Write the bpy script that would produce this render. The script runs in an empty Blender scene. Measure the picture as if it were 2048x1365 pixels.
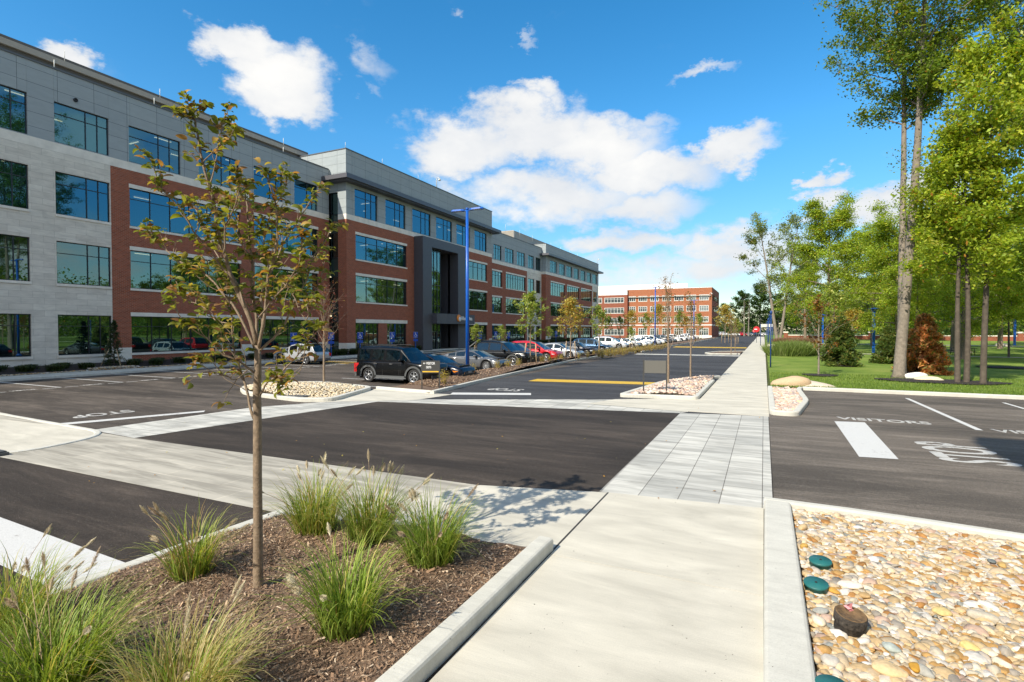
import bpy, math, random
import numpy as np
from mathutils import Vector, Matrix
R_=math.radians
SC=bpy.context.scene; COL=SC.collection
# ---------------- camera ----------------
FPX=1060.0; HZ=660.0; VX=1528.0; H0=2.75; CX,CY=1024.0,682.5
_pitch=-math.atan((CY-HZ)/FPX); _yaw=math.atan((VX-CX)*math.cos(_pitch)/FPX)
CF=Vector((-math.sin(_yaw)*math.cos(_pitch),math.cos(_yaw)*math.cos(_pitch),math.sin(_pitch)))
CR=Vector((math.cos(_yaw),math.sin(_yaw),0)); CU=CR.cross(CF)
cam_d=bpy.data.cameras.new("camera"); cam=bpy.data.objects.new("camera",cam_d); COL.objects.link(cam)
cam_d.sensor_width=36; cam_d.lens=36*FPX/2048; cam_d.clip_start=0.1; cam_d.clip_end=6000
M=Matrix((( CR.x,CU.x,-CF.x,0),(CR.y,CU.y,-CF.y,0),(CR.z,CU.z,-CF.z,H0),(0,0,0,1)))
cam.matrix_world=M; SC.camera=cam
# ---------------- light ----------------
SUN_EL=40.0; SUN_TO=18.0     # shadows travel towards +Y, turned 18 degrees to +X
sd=bpy.data.lights.new("sun","SUN"); sun=bpy.data.objects.new("sun",sd); COL.objects.link(sun)
sd.energy=3.5; sd.angle=R_(0.5); sd.color=(1.0,0.92,0.78)
_d=Vector((math.sin(R_(SUN_TO))*math.cos(R_(SUN_EL)),math.cos(R_(SUN_TO))*math.cos(R_(SUN_EL)),-math.sin(R_(SUN_EL))))
sun.rotation_euler=_d.to_track_quat('-Z','Y').to_euler()
SC.view_settings.view_transform='Standard'; SC.view_settings.look='None'
SC.view_settings.gamma=1; SC.view_settings.use_curve_mapping=False; SC.view_settings.exposure=0.80
SC.cycles.max_bounces=6; SC.cycles.diffuse_bounces=3; SC.cycles.glossy_bounces=3
SC.cycles.transmission_bounces=4; SC.cycles.transparent_max_bounces=8
SC.cycles.use_denoising=True
# pixel of the survey photograph -> world
def ray(px,py): return CF+CR*((px-CX)/FPX)-CU*((py-CY)/FPX)
def G(px,py,z=0.0):
    d=ray(px,py); t=(z-H0)/d.z; return (d.x*t,d.y*t)
def onX(px,py,X):
    d=ray(px,py); t=X/d.x; return (d.y*t,d.z*t+H0)
def atD(px,py,D):
    d=ray(px,py); return Vector((d.x*D,d.y*D,d.z*D+H0))
# ---------------- world: sky + clouds ----------------
w=bpy.data.worlds.new("World"); SC.world=w; w.use_nodes=True; nt=w.node_tree; nt.nodes.clear()
def N(nt,t,**k):
    n=nt.nodes.new(t)
    for a,b in k.items(): setattr(n,a,b)
    return n
def link(nt,a,b): nt.links.new(a,b)
def mth(nt,op,a,b=None,c=None,clamp=False):
    n=nt.nodes.new('ShaderNodeMath'); n.operation=op; n.use_clamp=clamp
    for i,v in enumerate((a,b,c)):
        if v is None: continue
        if isinstance(v,(int,float)): n.inputs[i].default_value=v
        else: nt.links.new(v,n.inputs[i])
    return n.outputs[0]
sky=N(nt,'ShaderNodeTexSky'); sky.sky_type='NISHITA'; sky.sun_disc=False
sky.sun_elevation=R_(SUN_EL); sky.sun_rotation=R_(180+SUN_TO); sky.air_density=1.0; sky.dust_density=0.25; sky.ozone_density=2.4; sky.altitude=200
hs=N(nt,'ShaderNodeHueSaturation'); hs.inputs['Hue'].default_value=0.492; hs.inputs['Saturation'].default_value=1.36; hs.inputs['Value'].default_value=1.0
link(nt,sky.outputs[0],hs.inputs['Color'])
tc=N(nt,'ShaderNodeTexCoord'); sx=N(nt,'ShaderNodeSeparateXYZ'); link(nt,tc.outputs['Generated'],sx.inputs[0])
az=mth(nt,'ARCTAN2',sx.outputs[0],sx.outputs[1]); el=mth(nt,'ARCSINE',sx.outputs[2])
cv=N(nt,'ShaderNodeCombineXYZ'); link(nt,az,cv.inputs[0]); link(nt,mth(nt,'MULTIPLY',el,1.6),cv.inputs[1])
def noise(nt,vec,scale,detail,rough=0.55,dist=0.0):
    n=N(nt,'ShaderNodeTexNoise'); n.inputs['Scale'].default_value=scale; n.inputs['Detail'].default_value=detail
    n.inputs['Roughness'].default_value=rough; n.inputs['Distortion'].default_value=dist
    if vec is not None: link(nt,vec,n.inputs['Vector'])
    return n
n1=noise(nt,cv.outputs[0],7.5,9.0,0.62); n2=noise(nt,cv.outputs[0],3.0,2.0)
wsep=N(nt,'ShaderNodeSeparateColor'); link(nt,n1.outputs['Color'],wsep.inputs[0])
azw=mth(nt,'ADD',az,mth(nt,'MULTIPLY',mth(nt,'SUBTRACT',wsep.outputs[0],0.5),0.22))
elw=mth(nt,'ADD',el,mth(nt,'MULTIPLY',mth(nt,'SUBTRACT',wsep.outputs[1],0.5),0.15))
CL=[(185,128,72,40,1),(480,100,92,45,1),(560,165,105,70,1.1),(600,215,70,45,1),(735,130,52,40,.5),(725,182,35,16,.45),(1085,195,48,26,.85),
(940,285,120,60,1),(1060,262,140,62,1.1),(1185,290,150,60,1.05),(1300,335,140,48,1),(1450,300,110,32,1),(1110,385,220,55,.9),(1270,410,150,42,.85),(1270,478,140,30,.85),
(1440,500,130,40,.95),(1400,545,230,45,.8),(1290,240,60,20,.6),(1655,345,36,20,.9),(1640,392,46,26,.9),(1850,365,85,45,1),(1760,410,95,45,.9),(1620,432,70,14,.6),(1400,146,75,14,.6),(1045,88,30,12,.5),(930,25,18,14,.4),(805,240,30,12,.3),(1560,500,120,60,.65),(1300,560,200,30,.6),(1600,560,160,40,.6)]
acc=None
for cx,cy,rx,ry,s in CL:
    d=ray(cx,cy); d.normalize(); a0=math.atan2(d.x,d.y); e0=math.asin(d.z)
    d1=ray(cx+rx,cy).normalized(); d2=ray(cx,cy-ry).normalized()
    ra=abs(math.atan2(d1.x,d1.y)-a0)*1.25; re=abs(math.asin(d2.z)-e0)*1.25
    u=mth(nt,'MULTIPLY',mth(nt,'SUBTRACT',azw,a0),1/ra); v=mth(nt,'MULTIPLY',mth(nt,'SUBTRACT',elw,e0),1/re)
    r2=mth(nt,'ADD',mth(nt,'MULTIPLY',u,u),mth(nt,'MULTIPLY',v,v))
    f=mth(nt,'MULTIPLY',mth(nt,'SUBTRACT',1.0,r2,clamp=True),s)
    acc=f if acc is None else mth(nt,'MAXIMUM',acc,f)
# unseen clouds added behind and to the right, dense to whiten the facade fill
n3=noise(nt,cv.outputs[0],2.2,7.0,0.6)
gen=mth(nt,'MULTIPLY',mth(nt,'SUBTRACT',n3.outputs['Fac'],0.40,clamp=True),6.0)
msk=mth(nt,'MULTIPLY',mth(nt,'SUBTRACT',mth(nt,'ABSOLUTE',mth(nt,'ADD',az,0.35)),1.15),4.0,clamp=True)
gen=mth(nt,'MULTIPLY',gen,msk); acc=mth(nt,'MAXIMUM',acc,gen)
dens=mth(nt,'ADD',acc,mth(nt,'MULTIPLY',mth(nt,'SUBTRACT',n1.outputs['Fac'],0.55),1.1))
dm=N(nt,'ShaderNodeMapRange'); dm.interpolation_type='SMOOTHSTEP'; link(nt,dens,dm.inputs[0]); dm.inputs[1].default_value=0.05; dm.inputs[2].default_value=0.80
dm.inputs[4].default_value=0.97
# brightness inside the cloud: denser = a little greyer underneath
n4=noise(nt,cv.outputs[0],5.0,5.0)
cr=N(nt,'ShaderNodeValToRGB'); link(nt,mth(nt,'ADD',mth(nt,'MULTIPLY',n4.outputs['Fac'],0.7),mth(nt,'MULTIPLY',dens,0.2)),cr.inputs[0])
cr.color_ramp.elements[0].position=0.3; cr.color_ramp.elements[0].color=(3.2,3.4,3.7,1)
cr.color_ramp.elements[1].position=0.7; cr.color_ramp.elements[1].color=(4.9,4.8,4.6,1)
mx=N(nt,'ShaderNodeMixRGB'); link(nt,dm.outputs[0],mx.inputs[0]); hz_=N(nt,'ShaderNodeMapRange'); link(nt,el,hz_.inputs[0]); hz_.inputs[1].default_value=0.0; hz_.inputs[2].default_value=.34; hz_.inputs[3].default_value=.60; hz_.inputs[4].default_value=1.0; sv=N(nt,'ShaderNodeVectorMath',operation='SCALE'); link(nt,hs.outputs[0],sv.inputs[0]); link(nt,hz_.outputs[0],sv.inputs['Scale']); link(nt,sv.outputs[0],mx.inputs[1]); link(nt,cr.outputs[0],mx.inputs[2])
bg=N(nt,'ShaderNodeBackground'); bg.inputs[1].default_value=0.125; link(nt,mx.outputs[0],bg.inputs[0])
wo=N(nt,'ShaderNodeOutputWorld'); link(nt,bg.outputs[0],wo.inputs[0])
# ---------------- materials ----------------
def newmat(name):
    m=bpy.data.materials.new(name); m.use_nodes=True; m.node_tree.nodes.clear()
    return m,m.node_tree
def outp(nt,sh): o=N(nt,'ShaderNodeOutputMaterial'); link(nt,sh,o.inputs[0])
def prin(nt,**k):
    p=N(nt,'ShaderNodeBsdfPrincipled')
    for a,b in k.items():
        a=a.replace('_',' ')
        if isinstance(b,(int,float,tuple)): p.inputs[a].default_value=b
        else: link(nt,b,p.inputs[a])
    return p
def c4(c): return (c[0],c[1],c[2],1)
def pmat(name,col,rough=0.6,metal=0.0,spec=0.5,coat=0.0,var=0.0,vs=3.0,bump=0.0,bs=30.0):
    m,nt=newmat(name); tc=N(nt,'ShaderNodeTexCoord')
    if var>0:
        n=noise(nt,tc.outputs['Object'],vs,5); mr=N(nt,'ShaderNodeMapRange'); link(nt,n.outputs['Fac'],mr.inputs[0])
        mr.inputs[1].default_value=.3; mr.inputs[2].default_value=.7; mr.inputs[3].default_value=1-var; mr.inputs[4].default_value=1+var
        vm=N(nt,'ShaderNodeVectorMath',operation='SCALE'); vm.inputs[0].default_value=col; link(nt,mr.outputs[0],vm.inputs['Scale'])
        p=prin(nt,Base_Color=vm.outputs[0],Roughness=rough,Metallic=metal)
    else: p=prin(nt,Base_Color=c4(col),Roughness=rough,Metallic=metal)
    p.inputs['Specular IOR Level'].default_value=spec; p.inputs['Coat Weight'].default_value=coat; p.inputs['Coat Roughness'].default_value=0.04
    if bump>0:
        n=noise(nt,tc.outputs['Object'],bs,4); b=N(nt,'ShaderNodeBump'); b.inputs['Strength'].default_value=bump; b.inputs['Distance'].default_value=0.02
        link(nt,n.outputs['Fac'],b.inputs['Height']); link(nt,b.outputs[0],p.inputs['Normal'])
    outp(nt,p.outputs[0]); return m
def asphalt(name,c,blotch=0.25,streak=0.0):
    m,nt=newmat(name); tc=N(nt,'ShaderNodeTexCoord'); g=tc.outputs['Object']
    mp=N(nt,'ShaderNodeMapping'); link(nt,g,mp.inputs[0]); mp.inputs['Scale'].default_value=(0.25,1.0,1)
    a=noise(nt,mp.outputs[0],0.5,5,0.6,0.6); b=noise(nt,g,60,3); s=noise(nt,g,75,2)
    ra=N(nt,'ShaderNodeMapRange'); link(nt,a.outputs['Fac'],ra.inputs[0]); ra.inputs[1].default_value=.38; ra.inputs[2].default_value=.62; ra.inputs[3].default_value=1-blotch; ra.inputs[4].default_value=1+blotch
    rb=N(nt,'ShaderNodeMapRange'); link(nt,b.outputs['Fac'],rb.inputs[0]); rb.inputs[1].default_value=.3; rb.inputs[2].default_value=.7; rb.inputs[3].default_value=.6; rb.inputs[4].default_value=1.4
    rs=N(nt,'ShaderNodeMapRange'); link(nt,s.outputs['Fac'],rs.inputs[0]); rs.inputs[1].default_value=.64; rs.inputs[2].default_value=.72; rs.inputs[3].default_value=0; rs.inputs[4].default_value=.22
    mq=N(nt,'ShaderNodeMapping'); link(nt,g,mq.inputs[0]); mq.inputs['Rotation'].default_value=(0,0,.35); mq.inputs['Scale'].default_value=(.5,3.5,1); t=noise(nt,mq.outputs[0],.7,6,.7,1.2); rt=N(nt,'ShaderNodeMapRange'); link(nt,t.outputs['Fac'],rt.inputs[0]); rt.inputs[1].default_value=.48; rt.inputs[2].default_value=.66; rt.inputs[3].default_value=.92; rt.inputs[4].default_value=1+blotch*1.6
    e=noise(nt,g,17,4,.75); re_=N(nt,'ShaderNodeMapRange'); link(nt,e.outputs['Fac'],re_.inputs[0]); re_.inputs[1].default_value=.3; re_.inputs[2].default_value=.7; re_.inputs[3].default_value=.74; re_.inputs[4].default_value=1.28
    k=mth(nt,'MULTIPLY',mth(nt,'MULTIPLY',ra.outputs[0],rb.outputs[0]),mth(nt,'MULTIPLY',rt.outputs[0],re_.outputs[0]))
    v=N(nt,'ShaderNodeVectorMath',operation='SCALE'); v.inputs[0].default_value=c; link(nt,k,v.inputs['Scale'])
    ad=N(nt,'ShaderNodeVectorMath',operation='ADD'); link(nt,v.outputs[0],ad.inputs[0]); cb=N(nt,'ShaderNodeCombineXYZ')
    for i in range(3): link(nt,rs.outputs[0],cb.inputs[i])
    link(nt,cb.outputs[0],ad.inputs[1])
    p=prin(nt,Base_Color=ad.outputs[0],Roughness=0.85); p.inputs['Specular IOR Level'].default_value=.3
    bp=N(nt,'ShaderNodeBump'); bp.inputs['Strength'].default_value=.5; bp.inputs['Distance'].default_value=.01; link(nt,b.outputs['Fac'],bp.inputs['Height']); link(nt,bp.outputs[0],p.inputs['Normal'])
    outp(nt,p.outputs[0]); return m
def concrete(name,c,var=0.12,sc=0.7,brush=True):
    m,nt=newmat(name); tc=N(nt,'ShaderNodeTexCoord'); g=tc.outputs['Object']
    mp=N(nt,'ShaderNodeMapping'); link(nt,g,mp.inputs[0]); mp.inputs['Scale'].default_value=(1.0,3.0,1)
    a=noise(nt,mp.outputs[0],sc,6,0.6,0.4); b=noise(nt,g,90,3)
    mp2=N(nt,'ShaderNodeMapping'); link(nt,g,mp2.inputs[0]); mp2.inputs['Scale'].default_value=(3,130,1); s=noise(nt,mp2.outputs[0],1.0,3)
    k=None
    for n,lo,hi in ((a,1-var,1+var*.6),(b,.93,1.07),(s,.95,1.05)):
        r=N(nt,'ShaderNodeMapRange'); link(nt,n.outputs['Fac'],r.inputs[0]); r.inputs[1].default_value=.3; r.inputs[2].default_value=.7; r.inputs[3].default_value=lo; r.inputs[4].default_value=hi
        k=r.outputs[0] if k is None else mth(nt,'MULTIPLY',k,r.outputs[0])
    v=N(nt,'ShaderNodeVectorMath',operation='SCALE'); v.inputs[0].default_value=c; link(nt,k,v.inputs['Scale'])
    sp=noise(nt,g,25,2); rs=N(nt,'ShaderNodeMapRange'); link(nt,sp.outputs['Fac'],rs.inputs[0]); rs.inputs[1].default_value=.745; rs.inputs[2].default_value=.77; 
    mixn=N(nt,'ShaderNodeMixRGB'); link(nt,rs.outputs[0],mixn.inputs[0]); link(nt,v.outputs[0],mixn.inputs[1]); mixn.inputs[2].default_value=(.12,.1,.08,1)
    p=prin(nt,Base_Color=mixn.outputs[0],Roughness=0.9); p.inputs['Specular IOR Level'].default_value=.2
    bp=N(nt,'ShaderNodeBump'); bp.inputs['Strength'].default_value=.25; bp.inputs['Distance'].default_value=.005; link(nt,b.outputs['Fac'],bp.inputs['Height']); link(nt,bp.outputs[0],p.inputs['Normal'])
    outp(nt,p.outputs[0]); return m
def brickmat(name,c1,c2,mortar,bw,bh,ms,axis='YZ',off=0.5,var=.25,bump=.3,dirt=0.12):
    m,nt=newmat(name); tc=N(nt,'ShaderNodeTexCoord'); s=N(nt,'ShaderNodeSeparateXYZ'); link(nt,tc.outputs['Object'],s.inputs[0])
    cb=N(nt,'ShaderNodeCombineXYZ')
    if axis=='YZ': link(nt,mth(nt,'ADD',s.outputs[0],s.outputs[1]),cb.inputs[0]); link(nt,s.outputs[2],cb.inputs[1])
    elif axis=='XY': link(nt,s.outputs[0],cb.inputs[0]); link(nt,s.outputs[1],cb.inputs[1])
    else: link(nt,s.outputs[1],cb.inputs[0]); link(nt,s.outputs[0],cb.inputs[1])
    b=N(nt,'ShaderNodeTexBrick'); link(nt,cb.outputs[0],b.inputs['Vector']); b.inputs['Scale'].default_value=1; b.offset=off
    b.inputs['Color1'].default_value=c4(c1); b.inputs['Color2'].default_value=c4(c2); b.inputs['Mortar'].default_value=c4(mortar)
    b.inputs['Brick Width'].default_value=bw; b.inputs['Row Height'].default_value=bh; b.inputs['Mortar Size'].default_value=ms; b.inputs['Mortar Smooth'].default_value=.2; b.inputs['Bias'].default_value=-.1
    mp=N(nt,'ShaderNodeMapping'); link(nt,cb.outputs[0],mp.inputs[0]); mp.inputs['Scale'].default_value=(1,3,1) if axis=='YZ' else ((3.2,.5,1) if axis=='YX' else (.4,3.2,1))
    n=noise(nt,mp.outputs[0],1.1,6,.65,.5); r=N(nt,'ShaderNodeMapRange'); link(nt,n.outputs['Fac'],r.inputs[0]); r.inputs[1].default_value=.3; r.inputs[2].default_value=.7; r.inputs[3].default_value=1-dirt; r.inputs[4].default_value=1+dirt
    v=N(nt,'ShaderNodeVectorMath',operation='SCALE'); link(nt,b.outputs['Color'],v.inputs[0]); link(nt,r.outputs[0],v.inputs['Scale'])
    if axis!='YZ': r.inputs[1].default_value=.4; r.inputs[2].default_value=.6
    p=prin(nt,Base_Color=v.outputs[0],Roughness=.85); p.inputs['Specular IOR Level'].default_value=.25
    bp=N(nt,'ShaderNodeBump'); bp.inputs['Strength'].default_value=bump; bp.inputs['Distance'].default_value=.01; bp.invert=True; link(nt,b.outputs['Fac'],bp.inputs['Height']); link(nt,bp.outputs[0],p.inputs['Normal'])
    outp(nt,p.outputs[0]); return m
def glassmat(name,tint,refl=0.5,inner=(0.02,0.03,0.035),see=0.5,wav=0.003):
    """window glass: mirror coat over tinted, partly clear glass"""
    m,nt=newmat(name); tc=N(nt,'ShaderNodeTexCoord')
    n=noise(nt,tc.outputs['Object'],.6,2); b=N(nt,'ShaderNodeBump'); b.inputs['Strength'].default_value=wav; b.inputs['Distance'].default_value=.3; link(nt,n.outputs['Fac'],b.inputs['Height'])
    g=N(nt,'ShaderNodeBsdfGlossy'); g.inputs['Color'].default_value=c4(tint); g.inputs['Roughness'].default_value=.01; link(nt,b.outputs[0],g.inputs['Normal'])
    t=N(nt,'ShaderNodeBsdfTransparent'); t.inputs[0].default_value=(see*.8,see,see,1)
    d=N(nt,'ShaderNodeBsdfDiffuse'); d.inputs[0].default_value=c4(inner)
    m1=N(nt,'ShaderNodeMixShader'); m1.inputs[0].default_value=.25; link(nt,t.outputs[0],m1.inputs[1]); link(nt,d.outputs[0],m1.inputs[2])
    ge=N(nt,'ShaderNodeNewGeometry'); vd=N(nt,'ShaderNodeVectorMath',operation='DOT_PRODUCT'); link(nt,ge.outputs['Incoming'],vd.inputs[0]); link(nt,ge.outputs['Normal'],vd.inputs[1])
    f5=mth(nt,'POWER',mth(nt,'SUBTRACT',1.0,mth(nt,'ABSOLUTE',vd.outputs['Value'])),5.0)
    f=mth(nt,'ADD',mth(nt,'MULTIPLY',f5,.95),refl+.04,clamp=True)
    m2=N(nt,'ShaderNodeMixShader'); link(nt,f,m2.inputs[0]); link(nt,m1.outputs[0],m2.inputs[1]); link(nt,g.outputs[0],m2.inputs[2]); outp(nt,m2.outputs[0]); return m
def leafmat(name,trans=.48,gloss=.06,rough=.45,wcol=None):
    m,nt=newmat(name); a=N(nt,'ShaderNodeAttribute'); a.attribute_name='Col'
    d=prin(nt,Base_Color=a.outputs['Color'],Roughness=rough); d.inputs['Specular IOR Level'].default_value=.35
    t=N(nt,'ShaderNodeBsdfTranslucent'); v=N(nt,'ShaderNodeVectorMath',operation='MULTIPLY'); link(nt,a.outputs['Color'],v.inputs[0]); v.inputs[1].default_value=(1.5,1.35,.6); link(nt,v.outputs[0],t.inputs[0])
    x=N(nt,'ShaderNodeMixShader'); x.inputs[0].default_value=trans; link(nt,d.outputs[0],x.inputs[1]); link(nt,t.outputs[0],x.inputs[2]); outp(nt,x.outputs[0]); return m
def attrmat(name,rough=.8,bump=0.0,bs=20,var=.15,spec=.3):
    m,nt=newmat(name); a=N(nt,'ShaderNodeAttribute'); a.attribute_name='Col'; tc=N(nt,'ShaderNodeTexCoord')
    n=noise(nt,tc.outputs['Object'],bs,5); r=N(nt,'ShaderNodeMapRange'); link(nt,n.outputs['Fac'],r.inputs[0]); r.inputs[1].default_value=.3; r.inputs[2].default_value=.7; r.inputs[3].default_value=1-var; r.inputs[4].default_value=1+var
    v=N(nt,'ShaderNodeVectorMath',operation='SCALE'); link(nt,a.outputs['Color'],v.inputs[0]); link(nt,r.outputs[0],v.inputs['Scale'])
    p=prin(nt,Base_Color=v.outputs[0],Roughness=rough); p.inputs['Specular IOR Level'].default_value=spec
    if bump: b=N(nt,'ShaderNodeBump'); b.inputs['Strength'].default_value=bump; b.inputs['Distance'].default_value=.02; link(nt,n.outputs['Fac'],b.inputs['Height']); link(nt,b.outputs[0],p.inputs['Normal'])
    outp(nt,p.outputs[0]); return m
def grassmat(name,c1,c2,c3,yellow=0.15):
    m,nt=newmat(name); tc=N(nt,'ShaderNodeTexCoord'); g=tc.outputs['Object']
    a=noise(nt,g,.35,6,.6); b=noise(nt,g,18,4,.7); mp=N(nt,'ShaderNodeMapping'); link(nt,g,mp.inputs[0]); mp.inputs['Scale'].default_value=(60,25,1); f=noise(nt,mp.outputs[0],1,3)
    cr=N(nt,'ShaderNodeValToRGB'); k=mth(nt,'ADD',mth(nt,'MULTIPLY',a.outputs['Fac'],.55),mth(nt,'ADD',mth(nt,'MULTIPLY',b.outputs['Fac'],.3),mth(nt,'MULTIPLY',f.outputs['Fac'],.25))); link(nt,k,cr.inputs[0])
    e=cr.color_ramp.elements; e[0].position=.38; e[0].color=c4(c1); e[1].position=.72; e[1].color=c4(c3); x=e.new(.55); x.color=c4(c2)
    p=prin(nt,Base_Color=cr.outputs[0],Roughness=.9); p.inputs['Specular IOR Level'].default_value=.15
    bp=N(nt,'ShaderNodeBump'); bp.inputs['Strength'].default_value=.8; bp.inputs['Distance'].default_value=.05; link(nt,b.outputs['Fac'],bp.inputs['Height']); link(nt,bp.outputs[0],p.inputs['Normal'])
    outp(nt,p.outputs[0]); return m
def emis(name,c,s):
    m,nt=newmat(name); e=N(nt,'ShaderNodeEmission'); e.inputs[0].default_value=c4(c); e.inputs[1].default_value=s; outp(nt,e.outputs[0]); return m
MT={}
MT['asph_dark']=asphalt('asphalt fresh brown',(.047,.037,.029),.34)
MT['asph_road']=asphalt('asphalt road',(.050,.050,.053),.25)
MT['asph_lot']=asphalt('asphalt worn lot',(.122,.103,.084),.3)
MT['asph_left']=asphalt('asphalt left lot',(.078,.064,.052),.38)
MT['conc']=concrete('sidewalk concrete',(.60,.565,.475),.20)
MT['curb']=concrete('curb concrete',(.60,.585,.52),.12,2.0)
MT['paver']=brickmat('grey paver slabs',(.43,.425,.39),(.58,.565,.51),(.18,.17,.15),1.25,.62,.008,'YX',.37,dirt=.2,bump=.2)
MT['paver2']=brickmat('beige paver slabs',(.37,.345,.29),(.44,.41,.345),(.50,.46,.38),1.6,.62,.012,'XY',.4,dirt=.22,bump=.15)
MT['brick']=brickmat('red brick',(.37,.085,.036),(.23,.052,.025),(.36,.22,.16),.26,.09,.014)
MT['brick_o']=brickmat('orange brick',(.42,.135,.055),(.34,.10,.045),(.34,.2,.13),.3,.1,.012)
MT['brick_r']=brickmat('dark orange brick',(.30,.085,.045),(.25,.07,.04),(.26,.14,.1),.3,.1,.012)
MT['lime']=brickmat('limestone blocks',(.66,.61,.53),(.76,.71,.62),(.47,.43,.37),1.2,.4,.008,dirt=.14,bump=.2)
MT['band']=pmat('limestone trim',(.80,.75,.66),.8,var=.12,vs=1.5)
MT['panel']=brickmat('grey metal panels',(.345,.385,.40),(.375,.415,.425),(.11,.125,.13),2.1,.92,.012,off=0,dirt=.06,bump=.5)
MT['cornice']=pmat('charcoal cornice',(.105,.105,.12),.45,.2)
MT['portal']=pmat('charcoal portal panels',(.085,.085,.098),.5,.1,var=.06)
MT['coping']=pmat('dark coping',(.10,.11,.12),.5)
MT['louver']=pmat('beige louvre metal',(.36,.33,.28),.6,var=.05)
MT['frame']=pmat('dark window frame',(.018,.022,.03),.4)
MT['frame_w']=pmat('white window frame',(.62,.62,.58),.5)
MT['glass_hi']=glassmat('sky-tinted reflective glass',(.15,.37,.48),.40,(.01,.05,.07),.4)  # upper panes: blue of the reflected sky is put into the tint
MT['glass']=glassmat('teal tinted glass',(.34,.50,.49),.36,(.015,.04,.04),.45)
MT['glass_far']=glassmat('pale glass',(.7,.8,.8),.35,(.3,.36,.34),.3)
MT['spandrel']=pmat('dark green glass panel',(.03,.055,.05),.08,spec=.8)
MT['white']=pmat('white paint',(.76,.76,.74),.6,var=.05,vs=2)
MT['whitewall']=pmat('white cladding',(.82,.82,.80),.6)
def worn(name,c,under,thr=.42):
    m,nt=newmat(name); tc=N(nt,'ShaderNodeTexCoord'); g=tc.outputs['Object']
    a=noise(nt,g,9,6,.75); b=noise(nt,g,.9,4,.6); k=mth(nt,'ADD',mth(nt,'MULTIPLY',a.outputs['Fac'],.7),mth(nt,'MULTIPLY',b.outputs['Fac'],.3))
    r=N(nt,'ShaderNodeMapRange'); link(nt,k,r.inputs[0]); r.inputs[1].default_value=thr-.05; r.inputs[2].default_value=thr+.03
    x=N(nt,'ShaderNodeMixRGB'); link(nt,r.outputs[0],x.inputs[0]); x.inputs[1].default_value=c4(under); x.inputs[2].default_value=c4(c)
    f=noise(nt,g,70,3); r2=N(nt,'ShaderNodeMapRange'); link(nt,f.outputs['Fac'],r2.inputs[0]); r2.inputs[1].default_value=.3; r2.inputs[2].default_value=.7; r2.inputs[3].default_value=.82; r2.inputs[4].default_value=1.05
    v=N(nt,'ShaderNodeVectorMath',operation='SCALE'); link(nt,x.outputs[0],v.inputs[0]); link(nt,r2.outputs[0],v.inputs['Scale'])
    p=prin(nt,Base_Color=v.outputs[0],Roughness=.7); outp(nt,p.outputs[0]); return m
MT['mark_white']=worn('worn white road paint',(.66,.655,.63),(.30,.28,.25),.40)
MT['mark_thin']=worn('thin worn white road paint',(.56,.55,.52),(.20,.18,.16),.45)
MT['mark_yellow']=worn('worn yellow road paint',(.66,.42,.035),(.25,.17,.05),.40)
MT['yellow']=pmat('yellow paint',(.75,.46,.03),.6,var=.1,vs=2)
MT['dark']=pmat('dark interior',(.03,.03,.03),.9)
MT['inner']=pmat('interior wall',(.10,.10,.09),.9)
MT['ceil']=pmat('interior ceiling',(.16,.16,.15),.9)
MT['lamp_on']=emis('ceiling lamp tube',(1,.86,.55),1.5)
MT['blue']=pmat('blue pole paint',(.005,.10,.47),.35,coat=.3)
MT['blue_d']=pmat('dark blue pole paint',(.006,.045,.19),.4)
MT['louver_d']=pmat('louvre shadow gap metal',(.12,.11,.10),.7)  # dark tone paints the shade between slats for contrast
MT['bluesign']=pmat('blue sign face',(.01,.07,.42),.4)
MT['signgrey']=pmat('charcoal sign',(.05,.05,.048),.5)
MT['signback']=pmat('sign back grey',(.13,.125,.11),.5)
MT['wood']=pmat('stake wood',(.45,.33,.2),.8,var=.2,vs=12)
MT['bark']=pmat('tree bark grey brown',(.20,.155,.115),.9,var=.35,vs=9,bump=.6,bs=25)
MT['bark_l']=pmat('tree bark pale',(.23,.195,.155),.9,var=.3,vs=6,bump=.6,bs=14)
MT['bark_d']=pmat('tree bark dark',(.10,.08,.062),.9,var=.3,vs=6,bump=.5,bs=14)
MT['bark_y']=pmat('young bark',(.25,.185,.125),.75,var=.3,vs=18,bump=.4,bs=40)
MT['leaf']=leafmat('leaf foliage'); MT['grassblade']=leafmat('grass blades',.4)
MT['seed']=attrmat('seed head fuzz',.9)
MT['mulch']=pmat('shredded bark mulch base',(.17,.11,.072),.95,var=.45,vs=30,bump=1,bs=45)
MT['mulch_d']=pmat('dark mulch',(.030,.022,.018),.95,var=.4,vs=20,bump=1,bs=40)
MT['chip']=attrmat('mulch chips',.9)
MT['stone']=attrmat('river stones',.75,.35,30,.16)
MT['gravel_base']=pmat('gravel bed under stones',(.14,.095,.05),.95,var=.4,vs=25,bump=1,bs=40)
MT['lawn']=grassmat('lawn',(.08,.135,.022),(.17,.25,.04),(.33,.35,.09))
MT['terrain']=grassmat('far ground',(.05,.08,.025),(.09,.11,.035),(.13,.13,.05))
MT['tyre']=pmat('tyre rubber',(.018,.018,.018),.8)
MT['alloy']=pmat('alloy rim',(.55,.56,.58),.28,.85)
MT['alloy_d']=pmat('dark alloy rim',(.18,.18,.19),.3,.8)
MT['blackplastic']=pmat('black plastic',(.02,.02,.021),.55)
MT['greyplastic']=pmat('grey plastic cladding',(.085,.09,.092),.6)
MT['carglass']=glassmat('car glass',(.6,.72,.75),.07,(.005,.012,.015),.35,0)
MT['chrome']=pmat('chrome',(.7,.7,.72),.15,1)
MT['headlamp']=pmat('headlamp glass',(.62,.64,.66),.1,spec=1,coat=1)
MT['amber']=pmat('amber lens',(.7,.22,.02),.15,coat=1)
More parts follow.
